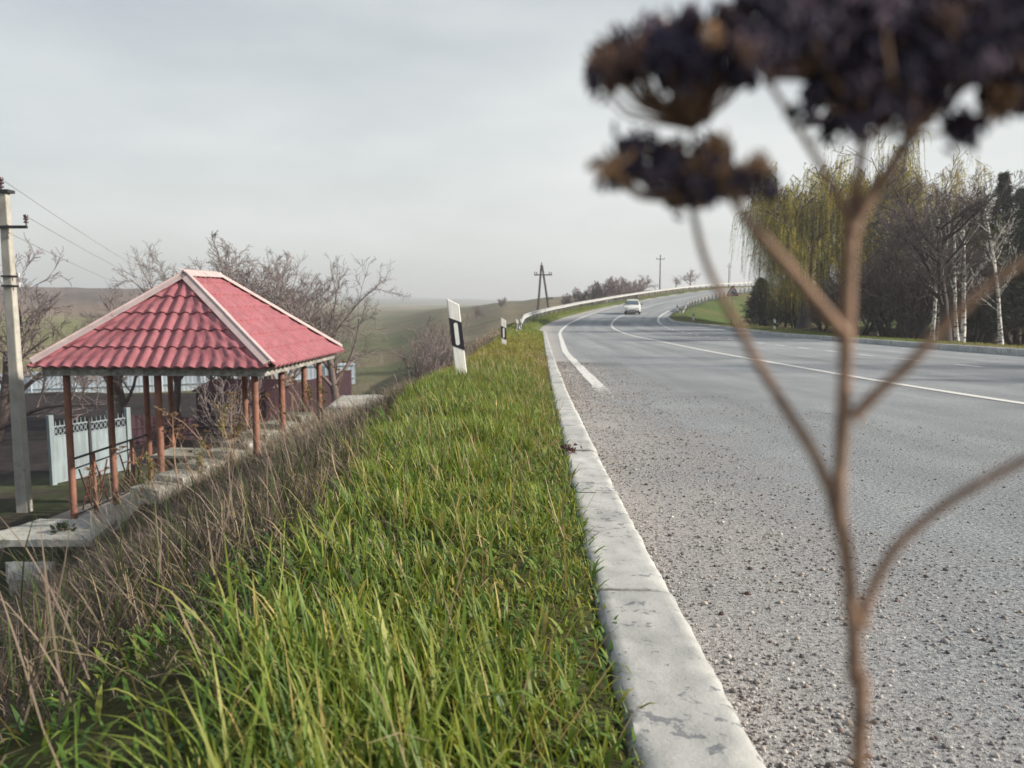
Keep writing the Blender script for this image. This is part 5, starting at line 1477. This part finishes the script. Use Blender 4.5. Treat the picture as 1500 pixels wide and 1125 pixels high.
for k, (u0, v0, u1, v1, d, kind, lab) in enumerate(WD):
    a = U(u0, v0, d); g_ = h1(a.x, a.y)
    base = Vector((a.x, a.y, max(g_ - .02, min(a.z, g_ + .0))))
    weed(base, U(u1, v1, d - .1), kind, lab, 300 + k)
# small rosette plant on the slab
rp = U(92, 777, 11.05); t = empty('rosette_plant', (rp.x, rp.y, -3.20), 0, 'small dark leafy rosette plant growing on the white slab', 'plant')
rg = np.random.default_rng(9); n = 46
Pq = rg.normal(0, .05, (n, 3)); Pq[:, 2] = np.abs(Pq[:, 2]) * .9
Dq = Pq + rg.normal(0, .03, (n, 3)) + np.array([0, 0, .03]); Dq /= np.linalg.norm(Dq, axis=1, keepdims=True)
Vq, Fq = leaf_quads(Pq, Dq, np.full(n, .09), np.full(n, .045), rg.normal(0, 1, (n, 3)))
link('foliage', np_mesh('rosette', Vq, [Fq], False, np.repeat(np.array([.04, .06, .035]) * rg.uniform(.6, 1.4, (n, 1)), 4, 0)), M['leaf'], t)
nb = NB(); V, F = tubes(np.array([[(0, 0, -.03), (0, 0, .03), (0.01, 0, .08)]], float), np.array([[.01, .008, .004]]), 6); nb.add(V, F); link('stem', nb.mesh('rosette_stem', True), M['stem_far'], t)

# bits lying about: withered clump on the kerb, dark clods, straw
def clod(p, r, mat, label, cat, seed, name='clod', sq=.75):
    rg = np.random.default_rng(seed); V = []; F = []
    n1, n2 = 12, 8
    for j in range(n2 + 1):
        for i in range(n1):
            th = PI * j / n2; ph_ = 2 * PI * i / n1
            d = Vector((math.sin(th) * math.cos(ph_), math.sin(th) * math.sin(ph_), math.cos(th)))
            k = 1 + .4 * mnoise.noise(d * 2.2 + Vector((seed, 0, 0))) + .15 * mnoise.noise(d * 6 + Vector((0, seed, 0)))
            V.append((d.x * r * k, d.y * r * k, d.z * r * k * sq))
    for j in range(n2):
        for i in range(n1): F.append((j * n1 + i, (j + 1) * n1 + i, (j + 1) * n1 + (i + 1) % n1, j * n1 + (i + 1) % n1))
    me = bpy.data.meshes.new(name); me.from_pydata(V, [], F); me.validate(); me.update()
    o = link(name, me, mat); o.location = p; return tag(o, label, cat)
M['clod'] = simple('dark_earth_clod', (.10, .065, .06), .95, var=.4, scale=60)
def st_pt(u, v, dz):  # where the sight line meets the road surface near the kerb
    lo = .4
    for _ in range(400):
        q = U(u, v, lo); s_, t_ = st_of([q.x], [q.y])
        if q.z <= zroad(s_[0]) + dz: break
        lo *= 1.01
    return q
for k, (u, v, r_, lab) in enumerate([(1095, 873, .0085, 'largest dark brown clod on the gritty asphalt beside the kerb'), (1077, 1063, .006, 'dark stone lying against the nearest stretch of kerb'), (1057, 901, .006, 'small dark clod to the left of the largest clod'), (1158, 908, .006, 'pale flat stone on the asphalt right of the largest clod')]):
    q = st_pt(u, v, 0.0); clod((q.x, q.y, q.z + r_ * .5), r_, M['clod'] if k != 3 else M['slab'], lab, 'stone', 50 + k, 'clod' if k != 3 else 'stone')
q = st_pt(833, 664, .115)
t = empty('withered_clump', (q.x, q.y, q.z), 0, 'small withered purple plant clump lying on top of the kerb', 'plant')
rg = np.random.default_rng(19); n = 70
Pq = rg.normal(0, .022, (n, 3)); Pq[:, 2] = np.abs(Pq[:, 2]) * .7
Dq = rg.normal(0, 1, (n, 3)); Dq[:, 2] = np.abs(Dq[:, 2]); Dq /= np.linalg.norm(Dq, axis=1, keepdims=True)
Vq, Fq = leaf_quads(Pq, Dq, np.full(n, .022), np.full(n, .011), rg.normal(0, 1, (n, 3)))
link('foliage', np_mesh('clump', Vq, [Fq], False, np.repeat(np.array([.11, .055, .065]) * rg.uniform(.5, 1.6, (n, 1)), 4, 0)), M['leaf'], t)
def straw(us, r, label, lift):
    pts = []
    for u, v, d in us: pts.append(U(u, v, d))
    o0 = pts[0].copy()
    mb = MB()
    P = [p - o0 for p in pts]
    Q = []
    for i in range(len(P) - 1):
        for f in (0, .33, .66): Q.append(P[i].lerp(P[i + 1], f) + Vector((0, 0, random.uniform(-.003, .003))))
    Q.append(P[-1])
    mb.tube(Q, [r * (1 - .5 * i / len(Q)) for i in range(len(Q))], 6)
    o = mb.build('dry_straw', M['stem_far'], None, True); o.location = o0
    tag(o, label, 'straw')
straw([(533, 1044, 1.13), (580, 1012, 1.17), (630, 978, 1.22), (680, 955, 1.27), (716, 943, 1.3)], .0024, 'curved pale straw lying across the foreground grass', 0)
straw([(612, 948, 1.32), (585, 905, 1.45), (555, 868, 1.58), (520, 815, 1.8), (498, 788, 1.95)], .0022, 'long thin reddish straw leaning through the middle of the grass', 0)

# ------------------------------------------------------------------ foreground dried flower
DY = .22; PK = .78
fl0 = U(1258, 1125, DY * PK); fg = h1(fl0.x, fl0.y)
plant = empty('dried_yarrow', (fl0.x, fl0.y - .002, fg), 0, 'tall dried brown flower with branching stems and dark heads, out of focus up close', 'flower')
po = Vector(plant.location)
def Fp(u, v, d=DY): return U(u, v, d * PK) - po
def smooth_pts(P, n=4):
    out = []
    for i in range(len(P) - 1):
        p0 = P[max(i - 1, 0)]; p1 = P[i]; p2 = P[i + 1]; p3 = P[min(i + 2, len(P) - 1)]
        for k in range(n):
            t_ = k / n
            out.append(.5 * ((2 * p1) + (p2 - p0) * t_ + (2 * p0 - 5 * p1 + 4 * p2 - p3) * t_ ** 2 + (3 * p1 - p0 - 3 * p2 + p3) * t_ ** 3))
    out.append(P[-1]); return out
PXR = DY * PK / FPX   # metres per photo pixel at the plant
def limb(name, pts, w0, w1, par, knots=True):
    P = smooth_pts([Fp(*p) for p in pts], 5)
    n = len(P)
    R = [.82 * (w0 + (w1 - w0) * i / (n - 1)) / 2 * PXR * (1 + .05 * math.sin(i * 2.1)) for i in range(n)]
    if knots: R[0] *= 1.35; R[1] *= 1.12
    mb = MB(); mb.tube(P, R, 12); return mb.build(name, M['stem'], par, True)
P = [Vector((0, 0, -.02)), Vector((0.0, 0, .15))] + [Fp(*p) for p in ((1258, 1125), (1253, 1000), (1249, 905), (1238, 800), (1228, 742), (1235, 610), (1240, 480), (1246, 330))]
P = smooth_pts(P, 5); n = len(P)
mb = MB(); mb.tube(P, [(.5 * PXR) * (22 + 1.5 * math.sin(i * 1.3) + 4 * math.exp(-((i - n * .62) / 1.2) ** 2) - 2 * i / n) for i in range(n)], 14)
stem = mb.build('stem', M['stem'], plant, True)
limb('branch', [(1246, 338), (1268, 298, .219), (1300, 255, .218), (1335, 195, .216)], 28, 20, plant)
limb('branch', [(1246, 340), (1252, 290, .222), (1262, 225, .224), (1266, 165, .225)], 22, 14, plant)
limb('branch', [(1226, 748), (1195, 670, .222), (1146, 590, .225), (1106, 525, .228), (1081, 477, .229), (1054, 427, .231), (1030, 372, .233), (1012, 295, .234)], 22, 12, plant)
limb('branch', [(1238, 492), (1195, 440, .217), (1150, 385, .214), (1100, 328, .212), (1072, 290, .211)], 24, 15, plant)
limb('branch', [(1242, 318), (1215, 265, .216), (1180, 205, .214), (1145, 150, .212), (1122, 112, .211)], 16, 9, plant)
limb('branch', [(1250, 612), (1285, 575, .217), (1330, 535, .214), (1390, 470, .211), (1450, 415, .209), (1540, 355, .207)], 22, 15, plant)
limb('branch', [(1262, 920), (1275, 870, .219), (1310, 805, .217), (1370, 750, .215), (1440, 705, .213), (1560, 645, .210)], 19, 15, plant)

def umbel(root, florets, seed, label=None, wire=7, tan=.025):
    """root (u,v,d); florets: list of (u,v,d,size_px)"""
    rg = np.random.default_rng(seed)
    r0 = Fp(*root)
    mb = MB()
    nb = NB()
    for (u, v, d, sz) in florets:
        e = Fp(u, v, d); k = sz * d * PK / FPX
        ctl = r0.lerp(e, .55) + Vector(((e.x - r0.x) * .12, (e.y - r0.y) * .12, -abs(e.x - r0.x) * .10))
        if rg.random() < .8:
            mb.tube([r0, r0.lerp(ctl, .5), ctl, ctl.lerp(e, .55), e], [wire / 2 * PXR, wire / 2 * PXR * .9, wire / 2 * PXR * .75, wire / 2 * PXR * .6, wire / 2 * PXR * .5], 6)
        base_c = np.array([(.068, .058, .090), (.105, .082, .112), (.16, .10, .085), (.44, .27, .16)])[rg.choice(4, p=[.52 - tan / 2, .36 - tan / 2, .12, tan])]  # tan picks put sunlit highlights into some floret colours
        # floret: a cup of scales with a ragged top
        for j in range(17):
            dirn = Vector((rg.normal() * .55, rg.normal() * .55, .75)).normalized()
            c = e + Vector((rg.normal(), rg.normal(), rg.normal() * .8)) * k * .42
            a = np.array(c - dirn * k * .35); b_ = np.array(c + dirn * k * rg.uniform(.35, .75)); mid_ = (a + b_) / 2
            V, F = tubes(np.stack([a, a * .7 + mid_ * .3, mid_, b_ * .75 + mid_ * .25, b_])[None], np.array([[.04, .12, .155, .11, .015]]) * k, 5)
            nb.add(V, F, None, base_c * rg.uniform(.6, 1.5))
    hd = link('flower_head', nb.mesh('flower_head', True, True), M['seed_attr'], plant)
    mb.build('flower_stalks', M['stem'], hd, True)

def dome(u0, u1, vtop, vbot, n, d, sz, seed, arch=30, dj=.012):
    rg = np.random.default_rng(seed); L = []
    for k in range(n):
        f = rg.random(); x = u0 + (u1 - u0) * f
        e = 1 - (2 * f - 1) ** 2
        vt = vtop + arch * (1 - e); vb = vbot + arch * .4 * (1 - e)
        L.append((x, vt + (vb - vt) * rg.random(), d + rg.normal(0, dj), sz * rg.uniform(.8, 1.2)))
    return L
umbel((1012, 298, .234), dome(882, 1012, 214, 262, 30, .234, 24, 1, 22) + dome(985, 1065, 200, 292, 22, .234, 23, 5, 10), 401, None, 7, .16)
umbel((1072, 292, .211), dome(1040, 1132, 226, 284, 20, .211, 21, 2, 20, .006), 402, None, 7, .34)
umbel((1015, 190, .236), dome(870, 1035, 42, 114, 54, .238, 25, 3, 40) + dome(975, 1100, 18, 116, 40, .236, 25, 6, 14) + dome(985, 1030, 118, 170, 7, .236, 22, 16, 4), 403, None, 6)
umbel((1122, 114, .211), dome(1085, 1235, -30, 92, 66, .213, 27, 4, 10) + [(1165, 165, .213, 22)], 404)
umbel((1266, 168, .225), dome(1185, 1345, -40, 116, 84, .226, 27, 7, 8) + dome(1195, 1345, 100, 200, 40, .226, 23, 17, 10), 405)
umbel((1335, 198, .216), dome(1270, 1425, -30, 160, 96, .217, 27, 8, 6) + [(1412, 195, .216, 30), (1432, 190, .216, 30), (1420, 178, .216, 28), (1400, 182, .216, 28)], 406)
umbel((1420, 120, .214), dome(1385, 1560, -50, 110, 96, .214, 29, 9, 6) + dome(1450, 1560, 80, 160, 30, .214, 29, 10, 5), 407)
limb('branch', [(1335, 196, .216), (1370, 165, .215), (1400, 140, .214), (1424, 118, .214)], 16, 9, plant)
limb('branch', [(1012, 296, .234), (1014, 250, .235), (1015, 190, .236)], 11, 8, plant)

# ------------------------------------------------------------------ sky, sun, air, camera
gm_ = bpy.data.objects['ground'].data
za_ = np.empty(len(gm_.vertices) * 3, np.float32); gm_.vertices.foreach_get('co', za_); zmin = float(za_[2::3].min()); zmax = float(za_[2::3].max())
mh = bpy.data.materials.new('hazy_air'); mh.use_nodes = True
mh.node_tree.nodes.remove(mh.node_tree.nodes['Principled BSDF'])
pv = mh.node_tree.nodes.new('ShaderNodeVolumePrincipled')
pv.inputs['Color'].default_value = (.90, .95, 1.0, 1); pv.inputs['Density'].default_value = .00085; pv.inputs['Anisotropy'].default_value = .2
mh.node_tree.links.new(pv.outputs[0], mh.node_tree.nodes['Material Output'].inputs['Volume'])
mb = MB(); mb.box((0, 0, (zmin - 1 + max(zmax, 20) + 2) / 2), (14400, 14400, max(zmax, 20) + 2 - zmin + 1))
tag(mb.build('haze', mh), kind='stuff')
SUN_AZ, SUN_EL = rad(97), rad(25)
sd = Vector((math.sin(SUN_AZ) * math.cos(SUN_EL), math.cos(SUN_AZ) * math.cos(SUN_EL), math.sin(SUN_EL)))
w = bpy.data.worlds.new('World'); sc.world = w; w.use_nodes = True
nt = w.node_tree; bg = nt.nodes['Background']
sky = nt.nodes.new('ShaderNodeTexSky'); sky.sky_type = 'NISHITA'; sky.sun_disc = False
sky.sun_elevation = SUN_EL; sky.sun_rotation = SUN_AZ; sky.air_density = 1.2; sky.dust_density = 2.5; sky.ozone_density = 1.5
tc = nt.nodes.new('ShaderNodeTexCoord')
mp = N(nt, 'ShaderNodeMapping'); mp.inputs['Scale'].default_value = (1.0, 1.0, 3.2); mp.inputs['Rotation'].default_value = (.05, .12, .4)
nt.links.new(tc.outputs['Generated'], mp.inputs[0])
cl = noise_t(nt, mp.outputs[0], 1.6, 7, .52)
cf = ramp(nt, cl, [(.32, .50), (.66, .97)])
sx = nt.nodes.new('ShaderNodeSeparateXYZ'); nt.links.new(tc.outputs['Generated'], sx.inputs[0])
thin = ramp(nt, sx.outputs[2], [(.08, 1.0), (.70, .34)])
fm = nt.nodes.new('ShaderNodeMath'); fm.operation = 'MULTIPLY'; nt.links.new(cf, fm.inputs[0]); nt.links.new(thin, fm.inputs[1])
nt.links.new(mixc(nt, fm.outputs[0], sky.outputs[0], (8.6, 8.85, 8.75)), bg.inputs[0])
bg.inputs[1].default_value = .071

sun = bpy.data.lights.new('sun', 'SUN'); sun.energy = 4.8; sun.angle = rad(1.2); sun.color = (1.0, .90, .77)
so = bpy.data.objects.new('sun', sun); COL.objects.link(so); so.rotation_euler = (-sd).to_track_quat('-Z', 'Y').to_euler(); so.location = (60, -10, 40)

cam = bpy.data.cameras.new('camera'); co_ = bpy.data.objects.new('camera', cam); COL.objects.link(co_)
co_.location = (0, 0, 0); co_.rotation_euler = (rad(90) - PITCH, 0, 0)
cam.sensor_width = 36; cam.lens = FPX / 1500 * 36
cam.clip_start = .02; cam.clip_end = 20000
cam.dof.use_dof = True; cam.dof.focus_distance = 2.1; cam.dof.aperture_fstop = 8.2
sc.camera = co_
sc.view_settings.view_transform = 'Standard'; sc.view_settings.look = 'None'
sc.view_settings.exposure = 0.55; sc.view_settings.gamma = 1
